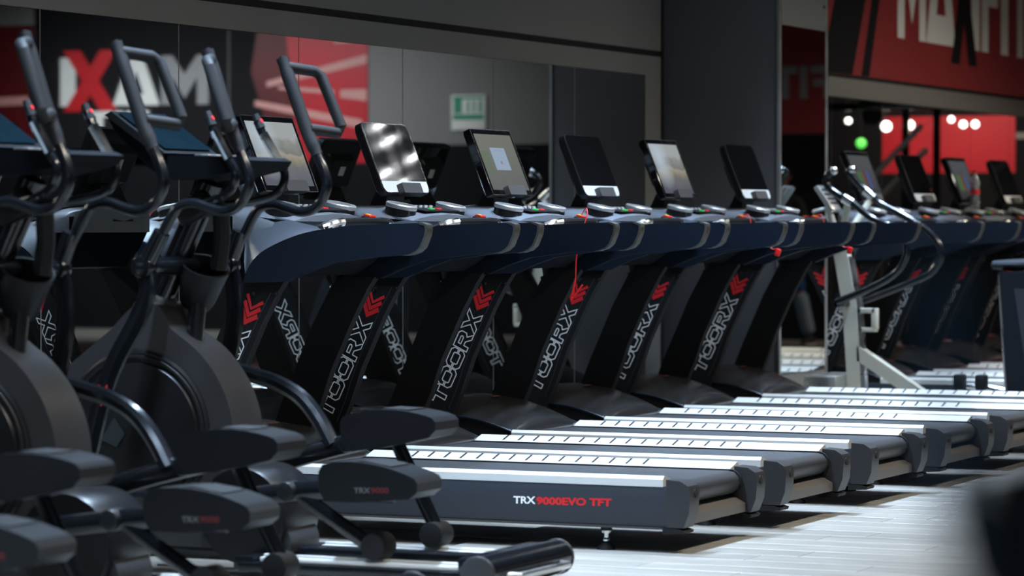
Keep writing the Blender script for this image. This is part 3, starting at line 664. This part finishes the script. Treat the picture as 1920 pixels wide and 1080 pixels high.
    mon = P('monitor', MB().loft([[face(a, b, -.044) for a, b in bk], [face(a, b, -.034) for a, b in oul], [face(a, b, -.003) for a, b in oul], [face(a, b, 0) for a, b in inn]]), 'black_plastic' if kind == 'round' else 'glass_black', sharp=40)
    P('back_housing', MB().loft([[face(a, b, -.085) for a, b in rr(.12, .07, .02)], [face(a, b, -.040) for a, b in rr(.15, .10, .02)]]), 'black_plastic', mon)
    P('rating_label', MB().quad([face(a, b, -.0858) for a, b in ((-.03, -.01), (.03, -.01), (.03, .04), (-.03, .04))]), 'label_white', mon, flat=True)
    def panel(n, u0, u1, v0, v1, d, m, rd=0.0, keep=None):
        me_ = MB(); lay = me_.bm.loops.layers.uv.new('UVMap')
        w_, h_ = (u1 - u0) / 2, (v1 - v0) / 2; cu, cv = (u0 + u1) / 2, (v0 + v1) / 2
        pts = rr(w_, h_, rd) if rd else [(w_, h_), (-w_, h_), (-w_, -h_), (w_, -h_)]
        if keep == 'low': pts = [(a, b) for a, b in pts]
        fc = me_.bm.faces.new([me_.bm.verts.new(face(a + cu, b + cv, d)) for a, b in pts])
        for lp, (a, b) in zip(fc.loops, pts): lp[lay].uv = ((a + w_) / (2 * w_), (b + h_) / (2 * h_))
        if fc.normal.x < 0 or True:
            fc.normal_update()
            if fc.normal.dot(Vector((nx, 0, nz))) < 0: fc.normal_flip()
        return P(n, me_, m, mon, flat=True)
    if kind == 'round':
        ch = rr(hw - .006, hh - .006, rad - .004)
        zs = -hh + .058
        m = MB(); low = [(a, b) for a, b in ch if b < zs - .01]
        low = sorted([p for p in low if p[0] < 0], key=lambda p: -p[1]) + sorted([p for p in low if p[0] >= 0], key=lambda p: p[1])
        pl = [(-hw + .006, zs)] + low + [(hw - .006, zs)]
        m.quad([face(a, b, .0012) for a, b in pl]); P('chin', m, 'white_chin', mon, flat=True)
        up_ = [(a, b) for a, b in ch if b > 0]
        up_ = sorted([p for p in up_ if p[0] > 0], key=lambda p: p[1]) + sorted([p for p in up_ if p[0] <= 0], key=lambda p: -p[1])
        m = MB(); m.quad([face(a, b, .0012) for a, b in [(-hw + .006, zs), (hw - .006, zs)] + up_]); P('screen', m, 'glass_black', mon, flat=True)
        m = MB(); loop = rr(hw - .003, hh - .003, rad - .002)
        ribbon(m, [loop], .003, lambda a, b: face(a, b, .0016)); P('face_rim', m, 'chrome', mon, flat=True)
        m = MB(); fx = lambda a_, b_: face(-.052 + a_, -hh + .028 + b_, .0016)
        kk = .0175
        ribbon(m, [[(a * kk, b * kk) for a, b in L_] for L_ in WORD], .0030, fx); P('brand_lettering', m, 'black_print', mon, flat=True)
    else:
        panel('screen', -hw + .022, hw - .022, -hh + .026, hh - .026, .0012, screen)
        m = MB(); ribbon(m, [rr(hw - .0015, hh - .0015, rad)], .003, lambda a, b: face(a, b, .0008)); P('face_rim', m, 'sat_chrome', mon, flat=True)
    P('tablet_ledge', MB().loft([[face(a, b, .001) for a, b in rr(.092, .022, .006)][:0] or [face(a, b - hh + .016, .001) for a, b in rr(.092, .024, .006)], [face(a, b - hh + .016, .030) for a, b in rr(.092, .024, .006)]]), 'clip_grey', mon)
    return t
TB = 'black treadmill '
GT = 'treadmills facing the mirror wall'
tmA = treadmill(TB + 'nearest the camera with a road video on its screen', 0.0, 'square', 'screen_road')
tmB = treadmill(TB + 'second from the camera, glaring reflections on its dark rounded screen', 1.06, 'round', None)
tmC = treadmill(TB + 'with a pale blue pop-up box on its screen', 2.17, 'square', 'screen_popup')
tmD = dup(tmB, (X0, 3.26, 0), TB + 'with unlit white-chinned screen, fourth from the camera')
tmE = dup(tmA, (X0, 4.32, 0), TB + 'with a road video, next to last before the pillar')
tmF = dup(tmB, (X0, 5.50, 0), TB + 'standing right beside the pillar, dark white-chinned screen')
tmG = treadmill(TB + 'first beyond the pillar, coloured columns on its screen', 7.60, 'square', 'screen_menu')
tmH = dup(tmB, (X0, 8.70, 0), TB + 'second beyond the pillar, dark white-chinned screen')
tmI = dup(tmG, (X0, 9.74, 0), TB + 'beyond the pillar with a water bottle on its console')
tmJ = dup(tmB, (X0, 10.82, 0), TB + 'farthest from the camera at the right edge')
# red safety cords hanging from the keys
o_ = (X0, 0, 0)
cs = obj('safety_cord', MB().tube([(1.125, .075, 1.268), (1.16, .05, 1.300), (1.18, .02, 1.27), (1.165, .0, 1.2), (1.135, 0, 1.08), (1.13, 0, .972)], .0028, seg=6, sub=5), 'cord_red', tmC, o_)
obj('cord_clip', MB().tube([(1.130, 0, .975), (1.120, 0, .93), (1.108, 0, .875)], .0045, seg=6, flat=.6).tube([(1.165, 0, .945), (1.135, 0, .905), (1.108, 0, .872)], .004, seg=6, flat=.6), 'key_red', cs, o_)
for tm, z in ((tmE, 1.075), (tmF, 1.075)):
    c = obj('safety_cord', MB().tube([(1.125, .075, 1.268), (1.17, .06, 1.27), (1.20, .05, 1.19), (1.30, .04, 1.10), (1.335, .04, z + .02)], .0028, seg=6, sub=5), 'cord_red', tm, o_)
    obj('cord_clip', MB().box((1.34, .04, z), (.028, .02, .04), Matrix.Rotation(R(20), 3, 'Y'), .006), 'key_red', c, o_)

# ================================================================== ELLIPTICAL TRAINERS
def elliptical(label, y):
    t = thing('elliptical_trainer', label, 'elliptical trainer', (1.6, y, 0), 'elliptical trainers'); o_ = (1.6, 0, 0)
    P = lambda n, mb, m, par=None, **k: obj(n, mb, m, par or t, o_, **k)
    # base
    P('base_frame', MB().bb(.72, 2.55, -.05, .05, .045, .105, bevel=.008).bb(1.62, 2.52, -.275, -.175, .035, .072, bevel=.006).bb(1.62, 2.52, .175, .275, .035, .072, bevel=.006).bb(1.60, 1.68, -.27, .27, .04, .09, bevel=.006), 'tube_black')
    for s in (-1, 1):
        P('slide_rail', MB().bb(1.70, 2.50, s * .225 - .036, s * .225 + .036, .074, .090, bevel=.004).bb(1.70, 2.50, s * .225 - .010, s * .225 + .010, .090, .098, bevel=.003), 'strip_alu')
    fs = P('front_stabilizer', MB().tube([(.70, -.30, .045), (.70, .30, .045)], .036, smooth=False, seg=14), 'tube_black')
    rs = P('rear_stabilizer', MB().tube([(2.56, -.32, .072), (2.56, .32, .072)], .060, smooth=False, seg=20).bb(2.46, 2.58, -.29, .29, .06, .125, bevel=.02), 'tube_black')
    for s in (-1, 1):
        P('end_plug', MB().cyl((2.56, s * .318, .072), (2.56, s * .335, .072), .064, bevel=.006), 'cap_plastic', rs)
        P('end_plug', MB().cyl((.70, s * .298, .045), (.70, s * .315, .045), .040, bevel=.006), 'cap_plastic', fs)
    P('carry_handle', MB().tube([(2.60, -.22, .06), (2.655, -.20, .06), (2.655, .20, .06), (2.60, .22, .06)], .013, smooth=False), 'sat_chrome', rs)
    # shroud: big round flywheel housing rising to the mast
    out = [(.74, .10), (.735, .40), (.745, .55), (.80, .69), (.90, .775), (1.00, .85), (1.07, .915), (1.13, .955), (1.20, .945), (1.235, .905), (1.26, .86), (1.36, .79), (1.44, .70), (1.49, .60), (1.51, .50), (1.505, .38), (1.49, .24), (1.62, .235), (1.70, .20), (1.735, .14), (1.735, .09)]
    out = [(max(p_.x, .735), max(p_.y, .09)) for p_ in smooth_path([(a_, b_, 0) for a_, b_ in out], 4)]
    sh = P('flywheel_shroud', MB().prism(out, -.105, .105, bevel=.026, seg=3), 'shroud_grey', sharp=40)
    c = Vector((1.118, 0, .490))
    for s in (-1, 1):
        d = P('side_disc', MB().lathe([(.298, 0), (.298, .012), (.288, .018), (.272, .010), (.256, .010), (.248, .020), (.14, .030), (.0, .032)], c + Vector((0, s * .100, 0)), (0, s, 0), seg=48), 'disc_black')
        P('disc_ring', MB().tube([(c.x + .272 * math.cos(a), s * .113, c.z + .272 * math.sin(a)) for a in [2 * math.pi * k / 40 for k in range(40)]], .009, seg=6, smooth=False, closed=True), 'ring_rubber', d)
        for a in (35, 145):
            q = Vector((math.cos(R(a)), 0, math.sin(R(a)))); w = Vector((-q.z, 0, q.x))
            P('vent_patch', MB().quad([c + q * .06 - w * .03 + Vector((0, s * .1365, -.06)), c + q * .13 - w * .05 + Vector((0, s * .1335, -.06)), c + q * .13 + w * .05 + Vector((0, s * .1335, -.06)), c + q * .06 + w * .03 + Vector((0, s * .1365, -.06))]), 'vent_mesh', d, flat=True)
    P('crank_cover', MB().lathe([(.0, -.135), (.165, -.135), (.172, -.12), (.172, .12), (.165, .135), (0, .135)], (1.555, 0, .215), (0, 1, 0), seg=40), 'disc_black')
    P('mast_collar', MB().cyl((1.125, 0, .91), (1.155, 0, .985), .085, .062, bevel=.01), 'shroud_grey')
    # mast
    P('mast', MB().tube([(1.12, 0, .90), (1.20, 0, 1.06), (1.30, 0, 1.26), (1.36, 0, 1.38)], .046, smooth=False, seg=18), 'tube_black')
    P('mast_clamp', MB().box((1.315, 0, 1.29), (.15, .13, .09), Matrix.Rotation(R(-28), 3, 'Y'), .025, 3), 'black_plastic')
    ax = Vector((.40, -.26, .88)).normalized()
    cp = P('cup_holder', MB().lathe([(.0, -.15), (.055, -.15), (.066, -.12), (.088, .0), (.090, .012), (.080, .012), (.058, -.13), (0, -.13)], (1.335, 0, 1.075), ax), 'black_plastic')
    P('cup_stem', MB().tube([(1.40, 0, 1.30), (1.405, 0, 1.18), (1.39, 0, 1.07)], .03, smooth=False), 'black_plastic', cp)
    P('rear_post', MB().tube([(1.31, 0, .99), (1.29, 0, .80)], .032, smooth=False, seg=12), 'tube_black')
    pv = P('pivot_axle', MB().cyl((1.255, -.30, 1.085), (1.255, .30, 1.085), .034), 'tube_black')
    # console
    def K(d, y_, z_): return (d, y_, z_)
    cs_ = P('console', MB().prism([(1.03, 1.615), (1.06, 1.622), (1.275, 1.475), (1.57, 1.468), (1.60, 1.455), (1.58, 1.425), (1.42, 1.392), (1.28, 1.388), (1.20, 1.43), (1.05, 1.575)], -.160, .160, bevel=.014, seg=3), 'under_black')
    P('console_bezel', MB().prism([(1.035, 1.618), (1.062, 1.632), (1.282, 1.482), (1.262, 1.468)], -.187, .187, bevel=.006), 'black_plastic', cs_)
    e0, e1 = Vector((1.076, 0, 1.6265)), Vector((1.268, 0, 1.4955)); nn = Vector((.56, 0, .83)) * .004
    P('screen', MB().quad([e0 + nn + Vector((0, -.165, 0)), e1 + nn + Vector((0, -.165, 0)), e1 + nn + Vector((0, .165, 0)), e0 + nn + Vector((0, .165, 0))]), 'screen_teal', cs_, flat=True)
    for k in range(4): P('console_key', MB().bb(1.36, 1.42, -.12 + k * .065, -.075 + k * .065, 1.464, 1.478, bevel=.004), 'sat_chrome', cs_)
    # fixed handles
    for s in (-1, 1):
        fh = P('fixed_handle', MB().tube([(1.30, s * .06, 1.30), (1.40, s * .12, 1.305), (1.50, s * .165, 1.328), (1.548, s * .175, 1.362), (1.560, s * .178, 1.415), (1.525, s * .178, 1.47), (1.478, s * .175, 1.548), (1.452, s * .172, 1.602)], .0155, sub=6), 'tube_black')
        P('pulse_sensor', MB().tube([(1.535, s * .1785, 1.458), (1.475, s * .1755, 1.555)], .0175, smooth=False), 'chrome', fh)
        P('grip_end', MB().tube([(1.466, s * .174, 1.575), (1.444, s * .172, 1.625)], [.018, .012], smooth=False), 'rubber', fh)
        P('grip_button', MB().cyl((1.463, s * .174, 1.60), (1.470, s * .174, 1.604), .008, seg=10), 'button_red', fh)
    # moving arms and pedals: far side high, near side low
    for s in (-1, 1):
        near = s < 0; k = 0.0 if near else -.02
        ya = s * .295
        lo = [(1.262, 1.10), (1.275, 1.00), (1.235, .90), (1.155, .77), (1.105, .66), (1.065, .53), (1.03, .40)] if near else [(1.262, 1.10), (1.285, 1.00), (1.29, .90), (1.275, .80), (1.25, .70)]
        am = P('moving_arm', MB().tube([(x, ya, z) for x, z in lo], .037, sub=5, flat=.5, seg=12), 'tube_black')
        if near:
            m = MB()
            for q in range(3):
                for sg in (-1, 1):
                    bx, bz = 1.105 - q * .004, .655 - q * .024
                    m.quad([(bx, ya - .0175, bz - .012), (bx + sg * .018, ya - .0175, bz + .004), (bx + sg * .018, ya - .0175, bz + .018), (bx, ya - .0175, bz + .004)])
            P('chevron_mark', m, 'red_print', am, flat=True)
        P('arm_socket', MB().tube([(1.262, ya, 1.08), (1.335 + k, ya, 1.205)], .030, smooth=False, seg=14).cyl((1.262, ya - .030, 1.085), (1.262, ya + .030, 1.085), .042, bevel=.012), 'tube_black', am)
        up = [(1.30, 1.145), (1.34, 1.205), (1.375, 1.262), (1.41, 1.296), (1.465, 1.304), (1.52, 1.288), (1.575, 1.276), (1.625, 1.288), (1.660, 1.322), (1.680, 1.375), (1.668, 1.43), (1.64, 1.49)]
        P('arm_tube', MB().tube([(x + k * (z - 1.1) * 2, ya, z) for x, z in up], .0185, sub=5, seg=12), 'tube_black', am)
        kk = lambda x, z: x + k * (z - 1.1) * 2
        P('hand_grip', MB().tube([(kk(1.645, 1.48), ya, 1.48), (kk(1.61, 1.56), ya, 1.56), (kk(1.565, 1.69), ya, 1.69), (kk(1.522, 1.815), ya, 1.815), (kk(1.515, 1.838), ya, 1.838)], [.021, .0245, .0245, .0245, .022, .010], sub=5, seg=14), 'foam_grip', am)
        oy, rx = s * .135, .062
        P('grip_loop', MB().tube([(kk(1.53, 1.80), ya, 1.80), (kk(1.53, 1.80) + rx * .85, ya + oy * .85, 1.788), (kk(1.53, 1.80) + rx + .01, ya + oy, 1.770), (kk(1.61, 1.56) + rx, ya + oy * 1.05, 1.585), (kk(1.61, 1.56) + rx * .9, ya + oy * .95, 1.562), (kk(1.61, 1.56) + .004, ya, 1.575)], .0205, smooth=False, seg=12), 'foam_grip', am)
        # pedal lever
        yp = s * .225
        if near:
            lev = [(1.05, .30), (1.28, .262), (1.60, .285), (1.92, .325), (2.20, .325)]; pz, px = .350, 2.115; sup = ((1.82, .318), (2.135, .125))
            P('drive_tube', MB().tube([(1.03, ya, .42), (1.04, ya, .34), (1.12, s * .27, .29), (1.25, yp, .272)], .027, sub=5), 'tube_black', am)
        else:
            lev = [(1.30, .305), (1.60, .40), (1.90, .475), (2.10, .51)]; pz, px = .500, 1.965; sup = ((1.98, .47), (2.15, .14))
            P('drive_tube', MB().tube([(1.255, ya, .71), (1.36, ya, .685), (1.48, s * .28, .655), (1.58, s * .27, .605), (1.66, s * .25, .53), (1.73, yp, .44)], .030, sub=5), 'tube_black', am)
        lv = P('pedal_lever', MB().tube([(x, yp, z) for x, z in lev], .036, sub=4, flat=.6, seg=12), 'tube_black')
        P('roller_strut', MB().tube([(sup[0][0], yp, sup[0][1]), (sup[1][0], yp, sup[1][1])], .028, smooth=False, seg=10, flat=.7), 'tube_black', lv)
        P('roller', MB().cyl((2.14, yp - .05, .142), (2.14, yp + .05, .142), .046, bevel=.006), 'rubber', lv)
        P('pivot_cap', MB().cyl((1.80, yp - .045, .318 if near else .455), (1.80, yp + .045, .318 if near else .455), .034, bevel=.010), 'black_plastic', lv)
        tl_ = R(-2) if near else R(-9)
        rot = Matrix.Rotation(tl_, 3, 'Y'); cc = Vector((px, yp, pz))
        prof = [(a_ * .82 + .03, b_) for a_, b_ in [(-.226, -.01), (-.224, .050), (-.205, .074), (-.15, .083), (-.08, .084), (-.02, .080), (.05, .071), (.10, .061), (.15, .048), (.19, .036), (.218, .024), (.231, .008), (.226, -.020), (.19, -.043), (-.05, -.054), (-.20, -.050)]]
        pm = MB().prism(prof, -.095, .095, bevel=.016, seg=4); bmesh.ops.transform(pm.bm, matrix=Matrix.Translation(cc) @ rot.to_4x4(), verts=pm.bm.verts)
        pd = P('pedal', pm, 'pedal_black', lv)
        pm = MB().prism([(-.12, .076), (.01, .0815), (.11, .063), (.11, .066), (.01, .085), (-.12, .080)], -.070, .070); bmesh.ops.transform(pm.bm, matrix=Matrix.Translation(cc) @ rot.to_4x4(), verts=pm.bm.verts)
        P('tread_pad', pm, 'rubber', lv)
        if near:
            f1 = lambda a_, b_: tuple(cc + rot @ Vector((-.02 + a_, -.0957, -.022 + b_)))
            m = MB(); w_ = add_text(m, 'TRX', .026, f1, .0005, 1.2); P('lettering', m, 'dim_grey', lv, flat=True)
            f2 = lambda a_, b_: tuple(cc + rot @ Vector((-.02 + w_ + .003 + a_, -.0957, -.022 + b_)))
            m = MB(); add_text(m, '9000', .026, f2, .001, 1.3); P('lettering', m, 'dim_red', lv, flat=True)
    return t
elQ = elliptical('black elliptical trainer beside the nearest treadmill', -1.62)
elP = dup(elQ, (1.6, -2.76, 0), 'black elliptical trainer second from the treadmills, cut by the left edge')
elO = dup(elQ, (1.6, -3.92, 0), 'black elliptical trainer at the lower left corner, only its pedals showing')

# ================================================================== CREAM FRAMED STEPPER BY THE PILLAR
st = thing('stepper', 'cream framed climbing machine with curved black handrails beside the pillar', 'stepper', (1.15, 6.55, 0)); o_ = (1.15, 6.55, 0)
P = lambda n, mb, m, par=None, **k: obj(n, mb, m, par or st, o_, **k)
ps = P('post', MB().loft([[(x + a, 6.55 + b, z) for a, b in ((-.042, -.04), (.042, -.04), (.042, .04), (-.042, .04))] for x, z in ((1.05, .05), (1.035, .40), (1.01, .75), (.955, 1.05), (.90, 1.22))]), 'cream_paint')
P('post_back', MB().loft([[(x + a, 6.55 + b, z) for a, b in ((.044, -.03), (.066, -.03), (.066, .03), (.044, .03))] for x, z in ((1.05, .08), (1.035, .40), (1.01, .75), (.955, 1.03))]), 'sat_chrome', ps)
P('diagonal_leg', MB().loft([[(x, 6.55 + b, z + a) for a, b in ((-.045, -.04), (.045, -.04), (.045, .04), (-.045, .04))] for x, z in ((1.06, .46), (1.44, .22), (1.72, .05))]), 'cream_paint')
P('base_bar', MB().bb(.82, 1.12, 6.25, 6.85, .0, .07, bevel=.01), 'cream_paint')
P('base_bar', MB().bb(1.68, 1.76, 6.27, 6.83, .0, .06, bevel=.01), 'cream_paint')
P('step_block', MB().bb(.80, 1.0, 6.30, 6.50, .07, .33, bevel=.01), 'steel_frame')
P('step_block', MB().bb(.80, 1.0, 6.60, 6.80, .07, .33, bevel=.01), 'steel_frame')
br = P('bracket', MB().bb(1.04, 1.17, 6.52, 6.58, .695, .725, bevel=.004).bb(1.145, 1.175, 6.52, 6.58, .60, .725, bevel=.004).bb(1.04, 1.17, 6.52, 6.58, .585, .61, bevel=.004), 'cream_paint')
for s, pts in ((-1, [(.97, 1.535), (.925, 1.50), (.935, 1.44), (1.01, 1.385), (1.07, 1.356), (1.205, 1.255), (1.33, 1.20), (1.415, 1.10), (1.39, .985), (1.297, .90), (1.13, .82), (.99, .765)]),
               (1, [(.95, 1.545), (.93, 1.53), (1.00, 1.45), (1.073, 1.396), (1.12, 1.345), (1.302, 1.253), (1.437, 1.162), (1.503, 1.048), (1.438, .931), (1.30, .868), (1.194, .825), (.99, .75)])):
    yy = 6.55 + s * .20
    h = P('handrail', MB().tube([(x, yy, z) for x, z in pts], .022, sub=5, seg=12), 'tube_black')
    P('rail_joint', MB().tube([(1.03, yy, 1.375 if s < 0 else 1.42), (1.085, yy, 1.345 if s < 0 else 1.375)], .029, smooth=False, seg=14), 'chrome', h)
    P('rail_end', MB().sphere((pts[0][0], yy, pts[0][1]), .027, seg=12), 'chrome', h)
    P('rail_arm', MB().tube([(1.06, yy, 1.36), (1.0, 6.55 + s * .1, 1.22), (.94, 6.55, 1.12)], .022, smooth=False), 'cream_paint', h)
    P('lower_arm', MB().tube([(.99, yy, .757), (1.0, 6.55, .75)], .022, smooth=False), 'tube_black', h)
dp = P('display', MB().box((.875, 6.52, 1.37), (.03, .16, .18), Matrix.Rotation(R(-35), 3, 'Y'), .006), 'steel_frame')
for k in range(4): P('display_key', MB().box((.890 - .0 + k * .018 - .03, 6.52, 1.425 - k * .026), (.006, .12, .010), Matrix.Rotation(R(-35), 3, 'Y')), 'rubber', dp, flat=True)
P('display_stem', MB().tube([(.87, 6.54, 1.32), (.91, 6.55, 1.20)], .02, smooth=False), 'steel_frame', dp)

# ================================================================== EXERCISE BIKE AT THE RIGHT EDGE
bk = thing('exercise_bike', 'dark exercise bike with padded saddle at the right edge before the far treadmills', 'exercise bike', (2.25, 6.55, 0)); o_ = (2.25, 6.55, 0)
P = lambda n, mb, m, par=None, **k: obj(n, mb, m, par or bk, o_, **k)
P('saddle', MB().loft([[(x, 6.55 + hw * math.cos(a), z + ht * math.sin(a)) for a in [2*math.pi*k/16 for k in range(16)]] for x, hw, ht, z in ((1.865, .02, .012, .985), (1.88, .05, .026, .985), (1.96, .07, .032, .985), (2.08, .10, .036, .988), (2.18, .13, .036, .995), (2.25, .12, .026, 1.0), (2.265, .08, .012, 1.0))]), 'seat_blue')
P('seat_post', MB().tube([(2.06, 6.55, .96), (2.06, 6.55, .60)], .028, smooth=False, seg=14), 'chrome')
bd = P('body', MB().prism([(1.935, .945), (2.42, .945), (2.50, .80), (2.62, .45), (2.62, .24), (1.985, .24)], 6.45, 6.65, bevel=.02, seg=3), 'seat_blue')
P('edge_strip', MB().tube([(1.938, 6.447, .93), (1.982, 6.447, .26)], .007, smooth=False), 'sat_chrome', bd)
P('inset_panel', MB().prism([(2.03, .85), (2.30, .85), (2.38, .40), (2.10, .40)], 6.444, 6.452, bevel=.003), 'side_alu', bd)
P('base_tube', MB().tube([(1.72, 6.55, .28), (1.85, 6.55, .27), (2.0, 6.55, .25), (2.15, 6.55, .26), (2.4, 6.55, .30)], .022), 'chrome')
P('floor_frame', MB().bb(1.80, 2.7, 6.50, 6.60, .03, .09, bevel=.01).bb(1.79, 1.87, 6.26, 6.84, 0, .06, bevel=.01).bb(2.63, 2.71, 6.26, 6.84, 0, .06, bevel=.01).bb(2.15, 2.35, 6.51, 6.59, .08, .26, bevel=.01), 'tube_black')
for x in (1.70, 1.83): P('foot_pedal', MB().box((x, 6.47, .305), (.06, .09, .09), None, .012), 'rubber')

# ================================================================== BOTTLE
bt = thing('water_bottle', 'clear plastic water bottle with red cap on a far treadmill console', 'bottle', (.90, 9.50, 1.315)); o_ = (.90, 9.50, 1.315)
P = lambda n, mb, m, par=None, **k: obj(n, mb, m, par or bt, o_, **k)
pr = [(0, 0), (.030, 0), (.034, .01)]
for k in range(5): pr += [(.034, .02 + k * .028), (.030, .034 + k * .028)]
pr += [(.034, .165), (.034, .185), (.022, .222), (.013, .24), (.013, .25), (0, .25)]
P('flask', MB().lathe(pr, (.90, 9.50, 1.315)), 'bottle_clear')
P('cap', MB().cyl((.90, 9.50, 1.560), (.90, 9.50, 1.582), .016, bevel=.002), 'key_red')
P('label_band', MB().lathe([(.0305, .10), (.0348, .102), (.0348, .135), (.0305, .137)], (.90, 9.50, 1.315)), 'red_print')

# ================================================================== PERSON REFLECTED IN THE NARROW MIRROR
def skin_mesh(name, verts, edges, m, parent, off, lv=2):
    me = bpy.data.meshes.new(name); me.from_pydata([Vector(v[:3]) - Vector(off) for v in verts], edges, []); me.update()
    o = bpy.data.objects.new(name, me); COL.objects.link(o)
    sk = o.modifiers.new('skin', 'SKIN'); 
    for i, v in enumerate(verts): me.skin_vertices[0].data[i].radius = (v[3], v[4] if len(v) > 4 else v[3])
    me.skin_vertices[0].data[0].use_root = True; sk.use_smooth_shade = True
    ss = o.modifiers.new('sub', 'SUBSURF'); ss.levels = lv; ss.render_levels = lv
    dg = bpy.context.evaluated_depsgraph_get(); dg.update()
    nm = bpy.data.meshes.new_from_object(o.evaluated_get(dg)); bpy.data.objects.remove(o)
    for p in nm.polygons: p.use_smooth = True
    nm.materials.clear(); nm.materials.append(MATS[m])
    q = bpy.data.objects.new(name, nm); COL.objects.link(q); q.parent = parent
    return q
px, py = 5.16, 18.47
pe = thing('person', 'person in two-tone blue jeans and dark shirt stepping forward, reflected beside the pillar', 'person', (px, py, 0)); o_ = (px, py, 0)
# right leg (towards -x) steps out: it is the one the narrow mirror shows
body = [(px, py, .95, .13, .10), (px, py, 1.12, .125, .09), (px, py, 1.32, .15, .10), (px, py, 1.46, .08, .07), (px, py, 1.54, .05, .05), (px, py - .01, 1.62, .075, .085), (px, py - .015, 1.70, .085, .095), (px, py, 1.76, .06, .07),
        (px - .10, py, .90, .085), (px - .20, py - .02, .50, .055), (px - .29, py + .02, .10, .038), (px + .10, py, .90, .085), (px + .12, py + .03, .50, .055), (px + .13, py + .12, .10, .038),
        (px - .18, py, 1.42, .05), (px - .25, py - .02, 1.14, .038), (px - .24, py - .16, .93, .028), (px - .235, py - .22, .86, .026), (px + .18, py, 1.42, .05), (px + .25, py + .02, 1.14, .038), (px + .24, py - .08, .92, .028), (px + .235, py - .11, .84, .026)]
ed = [(0, 1), (1, 2), (2, 3), (3, 4), (4, 5), (5, 6), (6, 7), (0, 8), (8, 9), (9, 10), (0, 11), (11, 12), (12, 13), (3, 14), (14, 15), (15, 16), (16, 17), (3, 18), (18, 19), (19, 20), (20, 21)]
for s, bx, by in ((-1, px - .235, py - .22), (1, px + .235, py - .11)):          # five fingers each
    base = 17 if s < 0 else 21
    for q in range(4):
        n0 = len(body); fx_ = (q - 1.5) * .018
        body += [(bx + fx_, by - .02, .81 - abs(q - 1.3) * .004, .0085), (bx + fx_, by - .03, .765 - (0.006, 0, .004, .016)[q] * -1, .0075)]
        ed += [(base, n0), (n0, n0 + 1)]
    n0 = len(body); body += [(bx - s * .035, by - .03, .835, .010), (bx - s * .045, by - .05, .80, .008)]; ed += [(base, n0), (n0, n0 + 1)]
skin_mesh('body', body, ed, 'skin', pe, o_)
skin_mesh('jeans', [(px, py, .97, .145, .115), (px - .10, py, .88, .10), (px - .20, py - .02, .50, .078), (px, py, 1.04, .135, .105), (px + .10, py, .88, .10), (px + .12, py + .03, .50, .078)], [(0, 1), (1, 2), (0, 3), (0, 4), (4, 5)], 'jeans_dark', pe, o_)
skin_mesh('jeans_cuff', [(px - .198, py - .022, .54, .080), (px - .245, py, .30, .074), (px - .29, py + .02, .10, .070)], [(0, 1), (1, 2)], 'jeans_light', pe, o_)
skin_mesh('jeans_cuff', [(px + .119, py + .028, .54, .080), (px + .125, py + .075, .30, .074), (px + .13, py + .12, .10, .070)], [(0, 1), (1, 2)], 'jeans_light', pe, o_)
skin_mesh('shirt', [(px, py, 1.02, .150, .12), (px, py, 1.15, .145, .11), (px, py, 1.33, .165, .115), (px, py, 1.46, .10, .085), (px - .18, py, 1.42, .065), (px - .235, py - .01, 1.24, .055), (px + .18, py, 1.42, .065), (px + .235, py + .01, 1.24, .055)], [(0, 1), (1, 2), (2, 3), (3, 4), (4, 5), (3, 6), (6, 7)], 'shirt', pe, o_)
skin_mesh('hair', [(px, py + .03, 1.62, .07, .07), (px, py + .03, 1.72, .09, .09), (px, py + .005, 1.775, .075, .08)], [(0, 1), (1, 2)], 'hair', pe, o_)
for s, fx_, fy_ in ((-1, px - .29, py + .02), (1, px + .13, py + .12)):
    sh = obj('shoe', MB().loft([[(fx_ + w * math.cos(a), fy_ + d, z + h * math.sin(a)) for a in [2*math.pi*k/12 for k in range(12)]] for d, w, h, z in ((.075, .02, .02, .05), (.06, .040, .045, .055), (.0, .044, .055, .062), (-.08, .048, .036, .046), (-.16, .046, .028, .036), (-.205, .02, .014, .024))]), 'shoe', pe, o_)
    obj('sole', MB().bb(fx_ - .045, fx_ + .045, fy_ - .20, fy_ + .07, 0, .022, bevel=.008), 'white_print', sh, o_)
hd_ = Vector((px, py - .015, 1.665))
for s in (-1, 1):
    obj('eye', MB().sphere(hd_ + Vector((s * .033, -.088, .012)), .011, seg=8), 'label_white', pe, o_)
    obj('ear', MB().sphere(hd_ + Vector((s * .085, .01, 0)), .025, (.4, .8, 1.2), seg=8), 'skin', pe, o_)
obj('nose', MB().sphere(hd_ + Vector((0, -.100, -.015)), .017, (.8, 1, 1.4), seg=8), 'skin', pe, o_)
obj('mouth', MB().sphere(hd_ + Vector((0, -.088, -.058)), .018, (1.3, .4, .35), seg=8), 'red_print', pe, o_)

# ================================================================== DARK MACHINE CLOSE TO THE LENS
fg = thing('machine_post', 'blurred black machine post close to the camera at the lower right corner', 'machine', (6.72, -10.2, 0)); o_ = (6.72, -10.2, 0)
P = lambda n, mb, m, par=None, **k: obj(n, mb, m, par or fg, o_, **k)
P('post', MB().bb(6.679, 6.78, -10.25, -10.15, .02, 1.153, bevel=.003, seg=2), 'fore_black')
P('base_plate', MB().bb(6.60, 6.84, -10.33, -10.07, 0, .02, bevel=.004), 'fore_black')
P('haze_rod', MB().tube([(6.668, -10.2, 1.09), (6.657, -10.2, 1.14), (6.652, -10.2, 1.235)], .007, seg=10), 'haze_blue')  # thin rod added to blur into the bluish haze
P('haze_rod_joint', MB().cyl((6.668, -10.2, 1.10), (6.690, -10.2, 1.10), .007, seg=10), 'fore_black')
